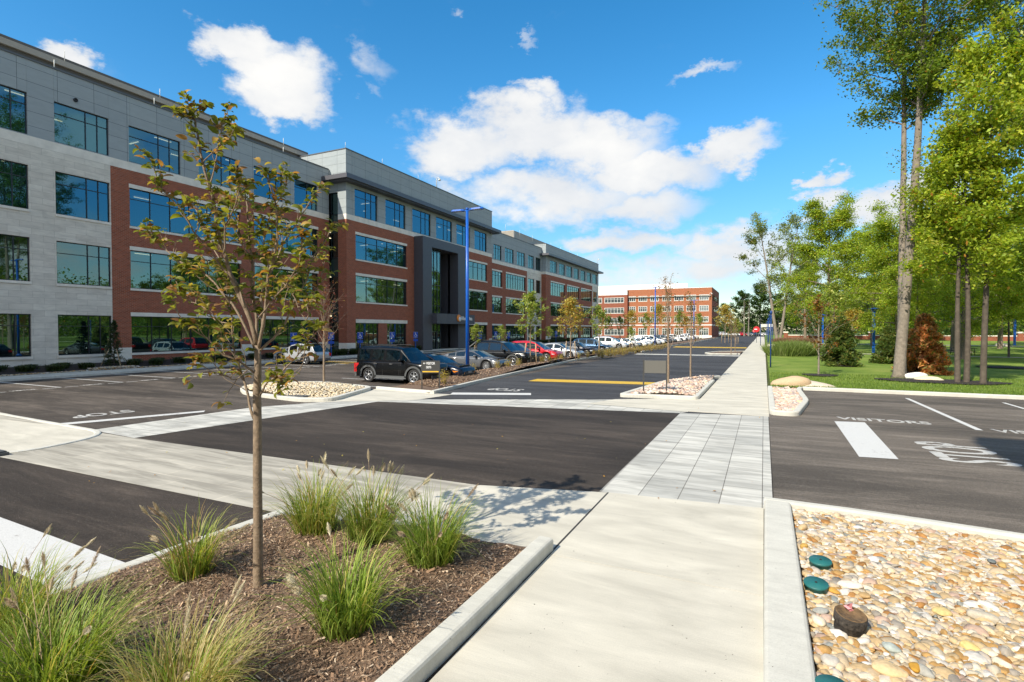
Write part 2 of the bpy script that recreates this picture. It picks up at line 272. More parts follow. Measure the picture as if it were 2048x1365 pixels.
MT['redlamp']=pmat('red lamp lens',(.5,.01,.012),.15,coat=1)
def paint(name,c,metal=.3): 
    return pmat('car paint '+name,c,.25,metal,spec=.3,coat=.25 if name in ('black','navy') else .8)
MT['greenlid']=pmat('green plastic lid',(.02,.14,.135),.45,var=.1,vs=8)
MT['rustlid']=pmat('weathered brown cap',(.17,.105,.05),.9,var=.5,vs=14,bump=.7,bs=30)
MT['valvebody']=pmat('speckled black pipe',(.05,.042,.035),.9,var=.8,vs=40)
MT['pink']=pmat('pink ribbon',(.75,.30,.33),.7)
MT['orange']=pmat('orange sign disc',(.80,.27,.03),.4)
MT['signwhite']=pmat('white sign lettering',(.8,.8,.8),.4)
MT['redsign']=pmat('red stop sign',(.55,.02,.03),.4)
# ---------------- mesh helpers ----------------
class MB:
    def __init__(s): s.v=[]; s.f=[]; s.m=[]; s.n=0; s.sm=[]
    def add(s,verts,faces,mi=0,smooth=False):
        o=s.n; s.v.extend([tuple(p) for p in verts]); s.n+=len(verts)
        for f in faces: s.f.append(tuple(i+o for i in f)); s.m.append(mi); s.sm.append(smooth)
    def box(s,x0,x1,y0,y1,z0,z1,mi=0,T=None):
        v=[(x0,y0,z0),(x1,y0,z0),(x1,y1,z0),(x0,y1,z0),(x0,y0,z1),(x1,y0,z1),(x1,y1,z1),(x0,y1,z1)]
        if T is not None: v=[tuple(T@Vector(p)) for p in v]
        s.add(v,[(0,3,2,1),(4,5,6,7),(0,1,5,4),(1,2,6,5),(2,3,7,6),(3,0,4,7)],mi)
    def quad(s,a,b,c,d,mi=0): s.add([a,b,c,d],[(0,1,2,3)],mi)
    def tube(s,pts,rads,n=6,mi=0,cap=True,smooth=True):
        pts=[Vector(p) for p in pts]; k=len(pts)
        if isinstance(rads,(int,float)): rads=[rads]*k
        vs=[]; prev=None
        for i,p in enumerate(pts):
            t=(pts[min(i+1,k-1)]-pts[max(i-1,0)])
            if t.length<1e-9: t=Vector((0,0,1))
            t.normalize()
            if prev is None: a=Vector((1,0,0)) if abs(t.x)<.8 else Vector((0,1,0)); u=t.cross(a).normalized()
            else:
                u=prev-t*prev.dot(t)
                u=u.normalized() if u.length>1e-6 else t.orthogonal().normalized()
            prev=u; w=t.cross(u)
            for j in range(n):
                an=2*math.pi*j/n; vs.append(p+(u*math.cos(an)+w*math.sin(an))*rads[i])
        fs=[]
        for i in range(k-1):
            for j in range(n):
                a=i*n+j; b=i*n+(j+1)%n; fs.append((a,b,b+n,a+n))
        if cap: fs.append(tuple(range(n-1,-1,-1))); fs.append(tuple(range((k-1)*n,k*n)))
        s.add(vs,fs,mi,smooth)
    def lathe(s,prof,n=24,mi=0,center=(0,0,0),axis='Z',smooth=True,T=None):
        vs=[]
        for r,z in prof:
            for j in range(n):
                a=2*math.pi*j/n; x,y=r*math.cos(a),r*math.sin(a)
                p=(x,y,z) if axis=='Z' else ((x,z,y) if axis=='Y' else (z,x,y))
                p=Vector(p)+Vector(center)
                if T is not None: p=T@p
                vs.append(p)
        fs=[]
        for i in range(len(prof)-1):
            for j in range(n):
                a=i*n+j; b=i*n+(j+1)%n; fs.append((a,b,b+n,a+n))
        s.add(vs,fs,mi,smooth)
    def build(s,name,mats,parent=None,recalc=False):
        me=bpy.data.meshes.new(name)
        me.from_pydata(s.v,[],s.f); 
        if not isinstance(mats,(list,tuple)): mats=[mats]
        for m in mats: me.materials.append(MT[m] if isinstance(m,str) else m)
        me.polygons.foreach_set('material_index',s.m); me.polygons.foreach_set('use_smooth',s.sm)
        if recalc:
            import bmesh
            bm=bmesh.new(); bm.from_mesh(me); bmesh.ops.remove_doubles(bm,verts=bm.verts,dist=1e-5); bmesh.ops.recalc_face_normals(bm,faces=bm.faces); bm.to_mesh(me); bm.free()
        me.update()
        o=bpy.data.objects.new(name,me); COL.objects.link(o)
        if parent is not None: o.parent=parent
        return o
def tag(o,label=None,cat=None,group=None,kind=None):
    if label: o['label']=label
    if cat: o['category']=cat
    if group: o['group']=group
    if kind: o['kind']=kind
    return o
def thing(name,label,cat,loc=(0,0,0),rz=0,group=None):
    o=bpy.data.objects.new(name,None); COL.objects.link(o); o.location=loc; o.rotation_euler=(0,0,rz); o.empty_display_size=.2
    return tag(o,label,cat,group)
def dup(root,loc,rz=0,label=None,scale=None,group=None):
    r=root.copy(); COL.objects.link(r); r.location=loc; r.rotation_euler=(0,0,rz)
    if scale is not None: r.scale=(scale,)*3 if isinstance(scale,(int,float)) else scale
    if label: r['label']=label
    if group: r['group']=group
    for ch in list(root.children):
        c=ch.copy(); COL.objects.link(c); c.parent=r
        for g in list(ch.children):
            d=g.copy(); COL.objects.link(d); d.parent=c
    return r
def np_mesh(name,V,nper,mat,cols=None,parent=None,smooth=False,faces=None):
    """V (N,3) float; polygons: consecutive nper verts, or faces (F,k) int"""
    me=bpy.data.meshes.new(name); V=np.asarray(V,dtype=np.float32); 
    if faces is None: faces=np.arange(len(V),dtype=np.int32).reshape(-1,nper)
    faces=np.asarray(faces,dtype=np.int32); F,k=faces.shape
    me.vertices.add(len(V)); me.vertices.foreach_set('co',V.ravel())
    me.loops.add(F*k); me.loops.foreach_set('vertex_index',faces.ravel())
    me.polygons.add(F); me.polygons.foreach_set('loop_start',np.arange(0,F*k,k,dtype=np.int32)); me.polygons.foreach_set('loop_total',np.full(F,k,dtype=np.int32))
    if smooth: me.polygons.foreach_set('use_smooth',np.ones(F,dtype=bool))
    me.materials.append(MT[mat] if isinstance(mat,str) else mat)
    if cols is not None:
        ca=me.color_attributes.new('Col','FLOAT_COLOR','POINT'); C=np.ones((len(V),4),dtype=np.float32); C[:,:3]=cols; ca.data.foreach_set('color',C.ravel())
    me.update(calc_edges=True); me.validate()
    o=bpy.data.objects.new(name,me); COL.objects.link(o)
    if parent is not None: o.parent=parent
    return o
import bmesh
def poly_sheet(name,pts,z,mat,thick=0.0,kind='structure'):
    bm=bmesh.new(); vs=[bm.verts.new((p[0],p[1],z)) for p in pts]; f=bm.faces.new(vs); bm.normal_update()
    if f.normal.z<0: f.normal_flip()
    if thick:
        r=bmesh.ops.extrude_face_region(bm,geom=[f]); 
        for e in r['geom']:
            if isinstance(e,bmesh.types.BMVert): e.co.z-=thick
        bmesh.ops.recalc_face_normals(bm,faces=bm.faces)
    bmesh.ops.triangulate(bm,faces=[x for x in bm.faces if len(x.verts)>4])
    me=bpy.data.meshes.new(name); bm.to_mesh(me); bm.free(); me.materials.append(MT[mat])
    o=bpy.data.objects.new(name,me); COL.objects.link(o)
    if kind: o['kind']=kind
    return o
def resample(path,step,closed=False):
    out=[]; P=[Vector((p[0],p[1])) for p in path]; 
    if closed: P=P+[P[0]]
    for a,b in zip(P[:-1],P[1:]):
        n=max(1,int((b-a).length/step))
        for i in range(n): out.append(a+(b-a)*(i/n))
    if not closed: out.append(P[-1])
    return out
def roundpath(pts,r,n=6,closed=False):
    """rounds the corners of a polyline"""
    P=[Vector((p[0],p[1])) for p in pts]; out=[]; k=len(P)
    for i in range(k):
        if not closed and i in (0,k-1): out.append(P[i]); continue
        a=P[i-1]; b=P[i]; c=P[(i+1)%k]; da=(a-b); dc=(c-b); rr=min(r,da.length*.45,dc.length*.45)
        p0=b+da.normalized()*rr; p1=b+dc.normalized()*rr
        for j in range(n+1):
            t=j/n; out.append(p0*(1-t)**2+b*2*t*(1-t)+p1*t*t)
    return out
def curb(name,path,w=.18,h=.15,closed=False,h0=None,z=0.0,side=1,mat='curb',taper=None):
    """concrete kerb swept on the left (side=1) or right of the path, rounded top"""
    P=[Vector((p[0],p[1])) for p in path]; k=len(P); vs=[]
    prof=[(0,-.05),(0,h-.03),(.012,h-.01),(.035,h),(w-.035,h),(w-.012,h-.01),(w,h-.03),(w,-.05)]
    L=[0]
    for i in range(1,k): L.append(L[-1]+(P[i]-P[i-1]).length)
    for i in range(k):
        a=P[(i-1)%k] if (closed or i>0) else P[i]; b=P[(i+1)%k] if (closed or i<k-1) else P[i]
        t=(b-a).normalized(); nrm=Vector((-t.y,t.x))*side
        s=1.0
        if taper: s=min(1.0,max(.03,(L[i]-taper[0])/(taper[1]-taper[0]))) if taper[1]!=taper[0] else 1
        for u,zz in prof: q=P[i]+nrm*u; vs.append((q.x,q.y,z+(zz if zz<0 else zz*s)))
    m=len(prof); fs=[]; rng=k if closed else k-1
    for i in range(rng):
        for j in range(m-1):
            a=i*m+j; b=((i+1)%k)*m+j; fs.append((a,a+1,b+1,b))
    if not closed: fs.append(tuple(range(m))); fs.append(tuple(range((k-1)*m,k*m))[::-1])
    mb=MB(); mb.add(vs,fs); o=mb.build(name,mat,recalc=True); o['kind']='structure'; return o
def text_mesh(name,body,mat,w,h,origin,right,up,parent=None,thick=.004,spacing=1.0):
    cu=bpy.data.curves.new(name+'_c','FONT'); cu.body=body; cu.size=1; cu.extrude=thick/2; cu.align_x='LEFT'; cu.space_character=spacing; cu.offset=.018
    ob=bpy.data.objects.new(name+'_c',cu); COL.objects.link(ob); dg=bpy.context.evaluated_depsgraph_get(); dg.update()
    me=bpy.data.meshes.new_from_object(ob.evaluated_get(dg)); COL.objects.unlink(ob); bpy.data.objects.remove(ob); bpy.data.curves.remove(cu)
    xs=[v.co.x for v in me.vertices]; ys=[v.co.y for v in me.vertices]; x0,x1,y0,y1=min(xs),max(xs),min(ys),max(ys)
    R=Vector(right).normalized(); U=Vector(up).normalized(); Nn=R.cross(U); O=Vector(origin)
    for v in me.vertices:
        a=(v.co.x-x0)/(x1-x0)*w; b=(v.co.y-y0)/(y1-y0)*h; c=v.co.z+thick/2; v.co=O+R*a+U*b+Nn*c
    me.materials.clear(); me.materials.append(MT[mat]); me.name=name
    o=bpy.data.objects.new(name,me); COL.objects.link(o)
    if parent is not None: o.parent=parent
    return o
# ================= GROUND =================
def Gs(l,z=0): return [G(x,y,z) for x,y in l]
poly_sheet('terrain',[(-1500,-400),(1500,-400),(1500,3000),(-1500,3000)],-.06,'terrain')
poly_sheet('driveway',[(-36.4,-30),(.17,-30),(.17,18.3),(-13.3,16.6),(-16.6,8.2),(-22,8.2),(-36.4,8.2)],0,'asph_dark')
poly_sheet('parking_lot',[(-36.4,8.2),(-22,8.2),(-16.6,8.2),(-13.3,16.6),(-13.3,170),(-36.4,170)],0,'asph_left')
poly_sheet('road',[(-13.3,16.6),(.17,18.3),(.17,235),(-13.3,235)],0,'asph_road')
poly_sheet('visitor_parking_lot',[(.17,-30),(45,-30),(45,27.6),(.17,27.6)],0,'asph_lot')
poly_sheet('cross_street',[(-150,235),(150,235),(150,246),(-150,246)],.004,'asph_road')
poly_sheet('far_parking_lot',[(-13,250),(140,250),(140,275),(-13,275)],.004,'asph_road')
# far side of the building, other lot
# paver bands
poly_sheet('paver_crosswalk',[(-22.5,5.45),(-6.45,5.62),(-4.5,8.15),(-14.4,7.98),(-22.5,8.1)],.006,'paver2')
poly_sheet('paver_band',[(-16.6,8.1),(-14.4,7.98),(-13.3,16.05),(-12.4,17.2),(-14.9,15.45),(-16.3,12.9)],.007,'paver')
poly_sheet('paver_strip',[(-13.3,16.05),(-2.47,18.1),(-2.3,18.4),(-5.9,18.9),(-5.3,20.5),(-12.4,17.2)],.006,'paver')
poly_sheet('paver_crossing',[(-2.5,8.71),(.15,8.96),(.15,18.65),(-2.47,18.1)],.006,'paver')
poly_sheet('far_crosswalk',[(-13.1,59.2),(-2.3,59.2),(-2.3,61.6),(-13.1,61.6)],.006,'paver')
# concrete walks : slabs with real joints
def slab_run(name,x0,x1,ys,z=.012,gap=.012):
    mb=MB()
    for a,b in zip(ys[:-1],ys[1:]): mb.box(x0,x1,a+gap/2,b-gap/2,-.05,z)
    o=mb.build(name,'conc'); o['kind']='structure'; return o
slab_run('sidewalk',-2.33,.02,[-6,-2.6,.4,3.4,5.98],.012,.008)
poly_sheet('sidewalk',[(-2.33,5.985),(.02,5.985),(.02,8.955),(-2.33,8.712)],.012,'conc',.05)
slab_run('far_sidewalk',-2.26,.17,[18.6]+[21.7+3.05*i for i in range(12)]+[58.3+3.05*i for i in range(58)],.012)
poly_sheet('plaza_path',[(-6.48,5.62),(-2.36,6.1),(-2.36,8.70),(-4.5,8.15)],.011,'conc')
poly_sheet('path_joint',[(-2.36,5.2),(-2.325,5.2),(-2.325,8.7),(-2.36,8.7)],.009,'dark')
poly_sheet('corner_path',[(-5.9,18.9),(-2.26,18.4),(-2.26,22.4),(-5.3,20.55)]+[],.013,'conc')
poly_sheet('island_ramp_path',Gs([(600,806),(670,803),(750,779),(868,788),(905,790),(832,801)]),.013,'conc')
a=[(-34,5.5),(-15.9,5.5)]; 
import itertools
blk=roundpath([(-34,5.35),(-14.75,5.45),(-15.4,8.1),(-18.8,8.1),(-22.6,8.55),(-34,8.9)],1.3,8)
poly_sheet('left_path',blk,.014,'conc')
curb('path_kerb',[p for p in roundpath([(-20,5.44),(-14.75,5.44),(-15.4,8.12),(-34,9.0)],1.3,8)],.16,.035,side=1)
poly_sheet('side_path',[(-34,7.2),(-18.9,8.02),(-22.6,8.5),(-34,8.8)],.02,'paver2')
# painted markings
def mark(name,pts,m='mark_white',z=.010): return poly_sheet(name,pts,z,m)
mark('stop_bar_marking',[(-12,3.80),(-6.52,3.62),(-6.58,2.92),(-12,3.10)])
mark('stop_bar_marking',Gs([(115,852),(408,825),(410,822),(115,848)]))
mark('stop_bar_marking',Gs([(900,790),(1062,791),(1062,787),(905,786)]))
mark('stop_bar_marking',[(1.93,18.45),(2.72,18.6),(2.60,13.6),(1.88,13.5)])
mark('speed_hump_marking',Gs([(1056,763),(1326,771),(1326,766),(1075,758.5)]),'mark_yellow')
mark('speed_hump_marking',Gs([(1345,695.2),(1492,697.2),(1494,695.4),(1352,693.4)]),'mark_yellow')
mark('stall_line_marking',[(5.12,25.9),(5.26,25.9),(5.42,18.5),(5.26,18.5)])
mark('stall_line_marking',[(8.1,25.9),(8.22,25.9),(8.35,18.5),(8.22,18.5)])
def gtext(name,body,w,h,org,right,up): 
    o=text_mesh(name,body,'mark_thin',w,h,(org[0],org[1],.007),right,up,thick=.004); o['kind']='structure'; return o
gtext('stop_lettering','STOP',2.1,1.0,(-18.75,10.75),(-.08,-1,0),(-1*-1,-.08,0)) if False else None
gtext('stop_lettering','STOP',1.65,.7,(-19.65,10.7),(-.15,-1,0),(1,-.15,0))
gtext('stop_lettering','STOP',1.6,.85,(G(1045,781)[0],G(1045,781)[1]+.3),(-1,0,0),(0,-1,0))
gtext('stop_lettering','STOP',2.2,1.35,(4.75,13.9),(-.04,1,0),(-1,-.04,0))
gtext('visitors_lettering','VISITORS',2.35,.5,(2.08,18.95),(1,.02,0),(0,1,0))
gtext('visitors_lettering','VISITORS',2.35,.5,(5.65,18.35),(1,.02,0),(0,1,0))
for k in range(-3,46):
    y=13.45+2.72*k
    if y<8.6 or (8<y<8.6): continue
    mark('stall_line_marking',[(-36.2,y),(-36.2,y+.12),(-30.2,y+.12),(-30.2,y)])
    if y<31:
        gtext('stall_lettering','VISITOR',.95,.32,(-30.15,y+.95),(0,1,0),(-1,0,0))
        mark('stall_end_marking',[(-30.2,y+.2),(-30.2,y+.75),(-30.1,y+.75),(-30.1,y+.2)])
        mark('stall_end_marking',[(-30.2,y+2.05),(-30.2,y+2.6),(-30.1,y+2.6),(-30.1,y+2.05)])
for k in range(0,44):
    y=20.15+2.75*k
    xr=-15.6 if k<1 else -16.0-.0*k
    mark('stall_line_marking',[(-21.6,y),(-21.6,y+.12),(xr,y+.12),(xr,y)])
def hatch(x0,x1,y0,y1,n=5):
    w=.15
    mark('hatch_marking',[(x0,y0),(x1,y0),(x1,y0+w),(x0,y0+w)],'mark_yellow'); mark('hatch_marking',[(x0,y1-w),(x1,y1-w),(x1,y1),(x0,y1)],'mark_yellow')
    for i in range(n):
        a=x0+(x1-x0)*(i+.1)/n; mark('hatch_marking',[(a,y0+w),(a+.25,y0+w),(a+1.5,y1-w),(a+1.25,y1-w)],'mark_yellow')
hatch(-36.1,-30.3,32.9,34.9); hatch(-36.1,-30.3,41.2,43.0); hatch(-36.1,-30.3,55,60,7); hatch(-36.1,-30.3,68,70)
# ---- kerbs ----
curb('parking_kerb',[(-36.3,-10),(-36.3,31),(-36.3,52)],.2,.15,side=1)
curb('parking_kerb',[(-36.3,52),(-36.3,165)],.2,.06,side=1)
poly_sheet('building_sidewalk',[(-36.5,-10),(-36.5,165),(-38.4,165),(-38.4,-10)],.148,'conc')
poly_sheet('planting_soil',[(-38.4,-10),(-38.4,165),(-48,165),(-48,-10)],.146,'mulch_d')
# bed soil ramps up to the wall
mb=MB(); mb.quad((-38.4,-10,.14),(-38.4,42,.14),(-42.1,42,.45),(-42.1,-10,.45)); mb.quad((-38.4,42,.14),(-38.4,141,.14),(-41.2,141,.4),(-41.2,42,.4)); o=mb.build('planting_bed','mulch_d'); o['kind']='structure'
mb=MB(); mb.box(-39.8,-38.35,54,65.5,.1,.2); o=mb.build('entrance_path','conc'); o['kind']='structure'
# near left bed
bedR=-2.42
BED=[(-6.42,-4),(-6.45,5.42),(-2.75,5.92),(-2.6,6.0),(-2.6,-4)]
curb('bed_kerb',[(-6.62,-6),(-6.60,2.95),(-6.46,5.57)],.18,.012+.09,side=-1)
curb('bed_kerb',roundpath([(-6.45,5.46),(-4.6,5.80),(-2.45,6.02)],.6,6),.16,.03,side=-1)
curb('bed_kerb',[(-2.34,6.12),(-2.345,5.95),(-2.35,5.3),(-2.36,4.0),(-2.40,2.0),(-2.42,-5)],.21,.16,side=-1)
mb=MB()
rng=np.random.default_rng(3)
def bedz(x,y): return .055+.07*max(0,1-((x+4.6)/2.4)**2)+.03*math.sin(2.1*x+1)*math.cos(1.7*y)+.018*math.sin(9*x+3*y)*math.cos(7*y)
def grid_patch(name,poly,zf,step,mat,jit=.0,parent=None,seed=1,kind='structure'):
    """height-field patch cut to a polygon"""
    rr=random.Random(seed)
    bm=bmesh.new(); vs=[bm.verts.new((p[0],p[1],0)) for p in poly]; f=bm.faces.new(vs)
    x0=min(p[0] for p in poly); x1=max(p[0] for p in poly); y0=min(p[1] for p in poly); y1=max(p[1] for p in poly)
    for ax,a,b in ((0,x0,x1),(1,y0,y1)):
        n=int((b-a)/step)
        for i in range(1,n+1):
            c=[0,0,0]; c[ax]=a+i*step; nn=[0,0,0]; nn[ax]=1
            bmesh.ops.bisect_plane(bm,geom=bm.verts[:]+bm.edges[:]+bm.faces[:],plane_co=c,plane_no=nn,dist=1e-6)
    for v in bm.verts: v.co.z=zf(v.co.x,v.co.y)+rr.uniform(-jit,jit)
    bm.normal_update()
    for f in bm.faces:
        f.smooth=True
        if f.normal.z<0: f.normal_flip()
    me=bpy.data.meshes.new(name); bm.to_mesh(me); bm.free(); me.materials.append(MT[mat]); o=bpy.data.objects.new(name,me); COL.objects.link(o)
    if parent is not None: o.parent=parent
    if kind: o['kind']=kind
    return o
grid_patch('mulch_bed',BED,bedz,.12,'mulch',.006)
# right river-rock bed
curb('rock_bed_kerb',[(.0,-4),(.02,4.7),(.03,8.958)],.36,.15,side=-1)
curb('rock_bed_kerb',[(.03,9.13),(1.16,9.10),(2.03,9.02),(3.03,8.9),(4.2,8.55),(5.6,8.0),(9,6.6)],.17,.15,side=-1)
# right island
isl=roundpath([(.18,27.3),(.18,18.95),(1.02,18.95),(1.55,22.6),(1.50,26.6),(1.62,27.4)],.55,7)
curb('island_kerb',isl,.2,.15,side=1)
curb('lawn_kerb',[(1.62,27.42),(9.25,27.42),(45,27.9)],.26,.15,side=1)
# middle island
mi=roundpath([(-2.3,32.4),(-2.3,21.62),(-5.55,21.30),(-4.85,27.6)],.35,6)
def close(p): return p
curb('island_kerb',roundpath([(-2.3,29.5),(-2.3,21.75),(-5.35,21.35),(-4.75,27.5),(-2.4,32.3)],.3,6),.22,.15,side=-1)
# far small island
curb('island_kerb',roundpath([(-2.35,63.5),(-5.6,62.6),(-6.2,64.5),(-5.2,69),(-2.35,71.5)],.6,6),.25,.15,side=-1)
poly_sheet('small_island_bed',[(-2.35,63.6),(-5.4,62.9),(-5.9,64.5),(-5.0,68.8),(-2.35,71.2)],.10,'mulch')
# left rock island
RI=roundpath([G(478,780)[:2],G(487,791),G(600,805),G(668,804),G(750,779),G(640,768),G(520,771)],.8,6,closed=True)
curb('island_kerb',RI,.24,.15,closed=True,side=1)
mb=MB(); dx,dy=G(584,800); T=Matrix.Translation((dx,dy,0))@Matrix.Rotation(math.radians(4),4,'Z')
dr=thing('storm_drain','dark storm drain opening set into the pebble island kerb','drain',(dx,dy,0),0)
mb.box(-.62,.62,-.07,.1,0,.10,T=Matrix.Rotation(.07,4,'Z')); mb.build('opening','dark',dr)
mb=MB(); mb.box(-.66,.66,-.10,.3,.13,.165,T=Matrix.Rotation(.07,4,'Z')); mb.build('lid','greyplastic',dr)
# mulch island with kerb towards the road
MR=[G(868,789),G(960,766),G(1050,745),G(1150,722),G(1240,708.5),G(1272,705)]
curb('island_kerb',roundpath(list(MR),1.5,4),.2,.15,side=1)
MR2=[G(1285,705),G(1330,695.5),G(1400,683.5),(-13.9,225)]
curb('island_kerb',roundpath(list(MR2),1.5,4),.22,.15,side=1)
curb('island_kerb',[G(868,788.5),G(812,784),G(752,779)],.16,.13,side=-1)
MLx=[(-16.0,20.0),(-15.35,20.6),(-15.9,27.3),(-16.2,40),(-16.6,60),(-16.6,225)]
def mulchz(x,y):
    t=max(0,min(1,(x+16.4)/2.6)); return .08+.28*math.sin(math.pi*min(1,max(0,(x+16.3)/3.0)))*min(1,max(0,(y-19.4)/4))+.02*math.sin(3*x+y)
mpoly=MLx[:]+[(-14.0,225)]+[(p[0]-.12,p[1]) for p in list(MR2)[:-1][::-1]]+[(p[0]-.15,p[1]) for p in MR[::-1]]
grid_patch('mulch_island',mpoly,mulchz,.5,'mulch',.02)
# lawn on the right
def lawnz(x,y): return .1+.12*math.sin(x*.09)*math.sin(y*.06)*min(1,max(0,(y-32)/20))+max(0,(y-90))*.004
lp=[(.3,27.6),(70,28.0),(160,60),(160,234),(.3,234)]
grid_patch('lawn',lp,lawnz,6,'lawn')
grid_patch('park_path',[(3,71),(90,52),(90,53.2),(3,72.4)],lambda x,y:lawnz(x,y)+.05,3,'conc')
grid_patch('park_path',[(3,110),(120,96),(120,98),(3,112)],lambda x,y:lawnz(x,y)+.06,3,'conc')
# ================= MAIN BUILDING =================
def wall_holes(mb,X,y0,y1,z0,z1,holes,mi=0,mfun=None,thick=.32,nx=1):
    ys=sorted(set([y0,y1]+[h[0] for h in holes]+[h[1] for h in holes]+([] if mfun is None else mfun[1]))); ys=[y for y in ys if y0<=y<=y1]
    zs=sorted(set([z0,z1]+[h[2] for h in holes]+[h[3] for h in holes]+([] if mfun is None else mfun[2]))); zs=[z for z in zs if z0<=z<=z1]
    for a,b in zip(ys[:-1],ys[1:]):
        for c,d in zip(zs[:-1],zs[1:]):
            ym,zm=(a+b)/2,(c+d)/2
            if any(h[0]<ym<h[1] and h[2]<zm<h[3] for h in holes): continue
            k=mi if mfun is None else mfun[0](ym,zm)
            if k is None: continue
            mb[k].quad((X,a,c),(X,b,c),(X,b,d),(X,a,d))
    for h in holes:
        a,b,c,d=h[:4]; k=h[4] if len(h)>4 else 0; q=X-thick
        m=mb[k]; m.quad((X,a,c),(q,a,c),(q,b,c),(X,b,c)); m.quad((X,a,d),(X,b,d),(q,b,d),(q,a,d)); m.quad((X,a,c),(X,a,d),(q,a,d),(q,a,c)); m.quad((X,b,c),(q,b,c),(q,b,d),(X,b,d))
def window(root,X,y0,y1,z0,z1,cols,transom=.28,gl='glass',inset=.14,fm='frame'):
    """frame with mullions and a transom bar; the pane is its child"""
    mb=MB(); t=.055; x0=X-inset-.07; x1=X-inset+.03
    mb.box(x0,x1,y0,y1,z0,z0+t); mb.box(x0,x1,y0,y1,z1-t,z1); mb.box(x0,x1,y0,y0+t,z0+t,z1-t); mb.box(x0,x1,y1-t,y1,z0+t,z1-t)
    W=y1-y0
    for c in cols: mb.box(x0+.003,x1-.003,y0+W*c-t*.45,y0+W*c+t*.45,z0+t,z1-t)
    if transom: zt=z1-(z1-z0)*transom; mb.box(x0+.006,x1-.006,y0+t,y1-t,zt-t*.4,zt+t*.4)
    f=mb.build('window',fm,root)
    g=MB(); xg=X-inset-.02; g.quad((xg,y0+.02,z0+.02),(xg,y1-.02,z0+.02),(xg,y1-.02,z1-.02),(xg,y0+.02,z1-.02)); g.build('pane',gl,f)
    return f
bld=thing('office_building','long four-storey office building of red brick, pale limestone and grey metal panels','building',(0,0,0))
MBs={k:MB() for k in ('brick','lime','panel','band')}
XW=-42.0; Y0L=-14.0; Y1L=42.9
bays=[(-9.5,-5.8),(-4.4,-1.2),(0,3.8),(5.2,8.4),(9.6,12.2),(13.6,17.3),(18.7,21.9),(23.2,27.0),(28.5,32.2),(33.7,36.9),(38.3,41.3)]
rows=[(1.05,3.75),(5.8,8.6),(10.35,13.15),(15.05,17.68)]
holes=[]; wins=[]
for i,(a,b) in enumerate(bays):
    for r,(c,d) in enumerate(rows):
        if r==3: holes.append((a,b,c,d,'panel')); wins.append((a,b,c,d,r,i))
        elif i<7: holes.append((a,b,c,d,'lime')); wins.append((a,b,c,d,r,i))
for (a,b) in ((23.2,32.25),(33.7,41.3)):
    for r,(c,d) in enumerate(rows[:3]): holes.append((a,b,c,d,'brick')); wins.append((a,b,c,d,r,20))
def mf(y,z):
    if z>15.0: return 'panel'
    if z>14.42: return 'band'
    if y<21.95: return 'lime'
    if z<1.45 and (21.95<y<23.2 or 32.25<y<33.7 or y>41.3): return 'band'
    return 'brick'
wall_holes(MBs,XW,Y0L,Y1L,.1,19.75,holes,mfun=(mf,[21.95,23.2,32.25,33.7,41.3],[1.45,14.42,15.0]))
for a,b,c,d,r,i in wins:
    if i==20: cols=[.27,.5,.75] if b-a<8.5 else [.165,.33,.5,.67,.84]; 
    else: cols=[.57,.79]
    window(bld,XW,a,b,c,d,cols,gl='glass_hi' if r>=2 else 'glass')
def trim(mb,X,a,b,z0,z1,p=.035): mb.box(X-.02,X+p,a,b,z0,z1)
for (a,b) in ((23.15,32.3),(33.65,41.35)):
    for r,(c,d) in enumerate(rows[:3]): trim(MBs['band'],XW,a,b,d,d+.28); trim(MBs['band'],XW,a,b,c-.16,c,.07)
for i,(a,b) in enumerate(bays[:7]):
    for r,(c,d) in enumerate(rows[:3]): trim(MBs['band'],XW,a-.03,b+.03,c-.16,c,.06)
def flush_walls():
    for k,n_ in (('brick','brick_wall'),('lime','limestone_wall'),('panel','metal_panel_wall'),('band','stone_trim'),('portal','portal_reveal')):
        if k in MBs and MBs[k].f: MBs[k].build(n_,k,bld)
        MBs[k]=MB()
flush_walls()
# coping + screen wall
cop=MB(); cop.box(XW-.5,XW+.06,Y0L,Y1L,19.753,19.87)
# pavilion
XP=-39.7; YP0,YP1=43.0,76.0
ph=[]; pw=[]
for a,b in ((44.3,48.0),(49.4,53.2),(54.6,58.6),(59.9,63.9),(65.1,68.9),(70.3,74.2)): ph.append((a,b,15.0,17.9,'panel')); pw.append((a,b,15.0,17.9,[.5,.74],'glass_hi',.28))
for a,b,n in ((44.4,53.4,5),(65.9,74.3,6)):
    for c,d in ((10.37,13.0),(5.8,8.6)): ph.append((a,b,c,d,'brick')); pw.append((a,b,c,d,[k/n for k in range(1,n)],'glass_hi' if c>9 and a<60 else 'glass',.28))
for a,b in ((44.3,48.1),(49.6,53.3),(65.9,74.3)): ph.append((a,b,.45,3.5,'brick')); pw.append((a,b,.45,3.5,[.2,.4,.6,.8] if b-a<5 else [k/8 for k in range(1,8)],'glass',.22))
ph.append((56.9,63.3,.2,13.9,'portal')); MBs['portal']=MB()
def mfp(y,z):
    if z>14.95: return 'panel'
    if z>14.4: return 'band'
    if z<1.35 and (y<44.3 or y>75): return 'band'
    return 'brick'
wall_holes(MBs,XP,YP0,YP1,.1,18.35,ph,mfun=(mfp,[44.3,75],[1.35,14.4,14.95]),thick=.3)
wall_holes(MBs,XP,YP0,YP1,18.35,21.7,[],mi='panel')
for a,b,c,d,cols,gl,tr in pw: window(bld,XP,a,b,c,d,cols,tr,gl)
for a,b in ((44.35,53.45),(65.85,74.35)):
    for c,d in ((10.37,13.0),(5.8,8.6)): trim(MBs['band'],XP,a,b,d,d+.28); trim(MBs['band'],XP,a,b,c-.16,c,.07)
    trim(MBs['band'],XP,a,b,3.5,3.9)
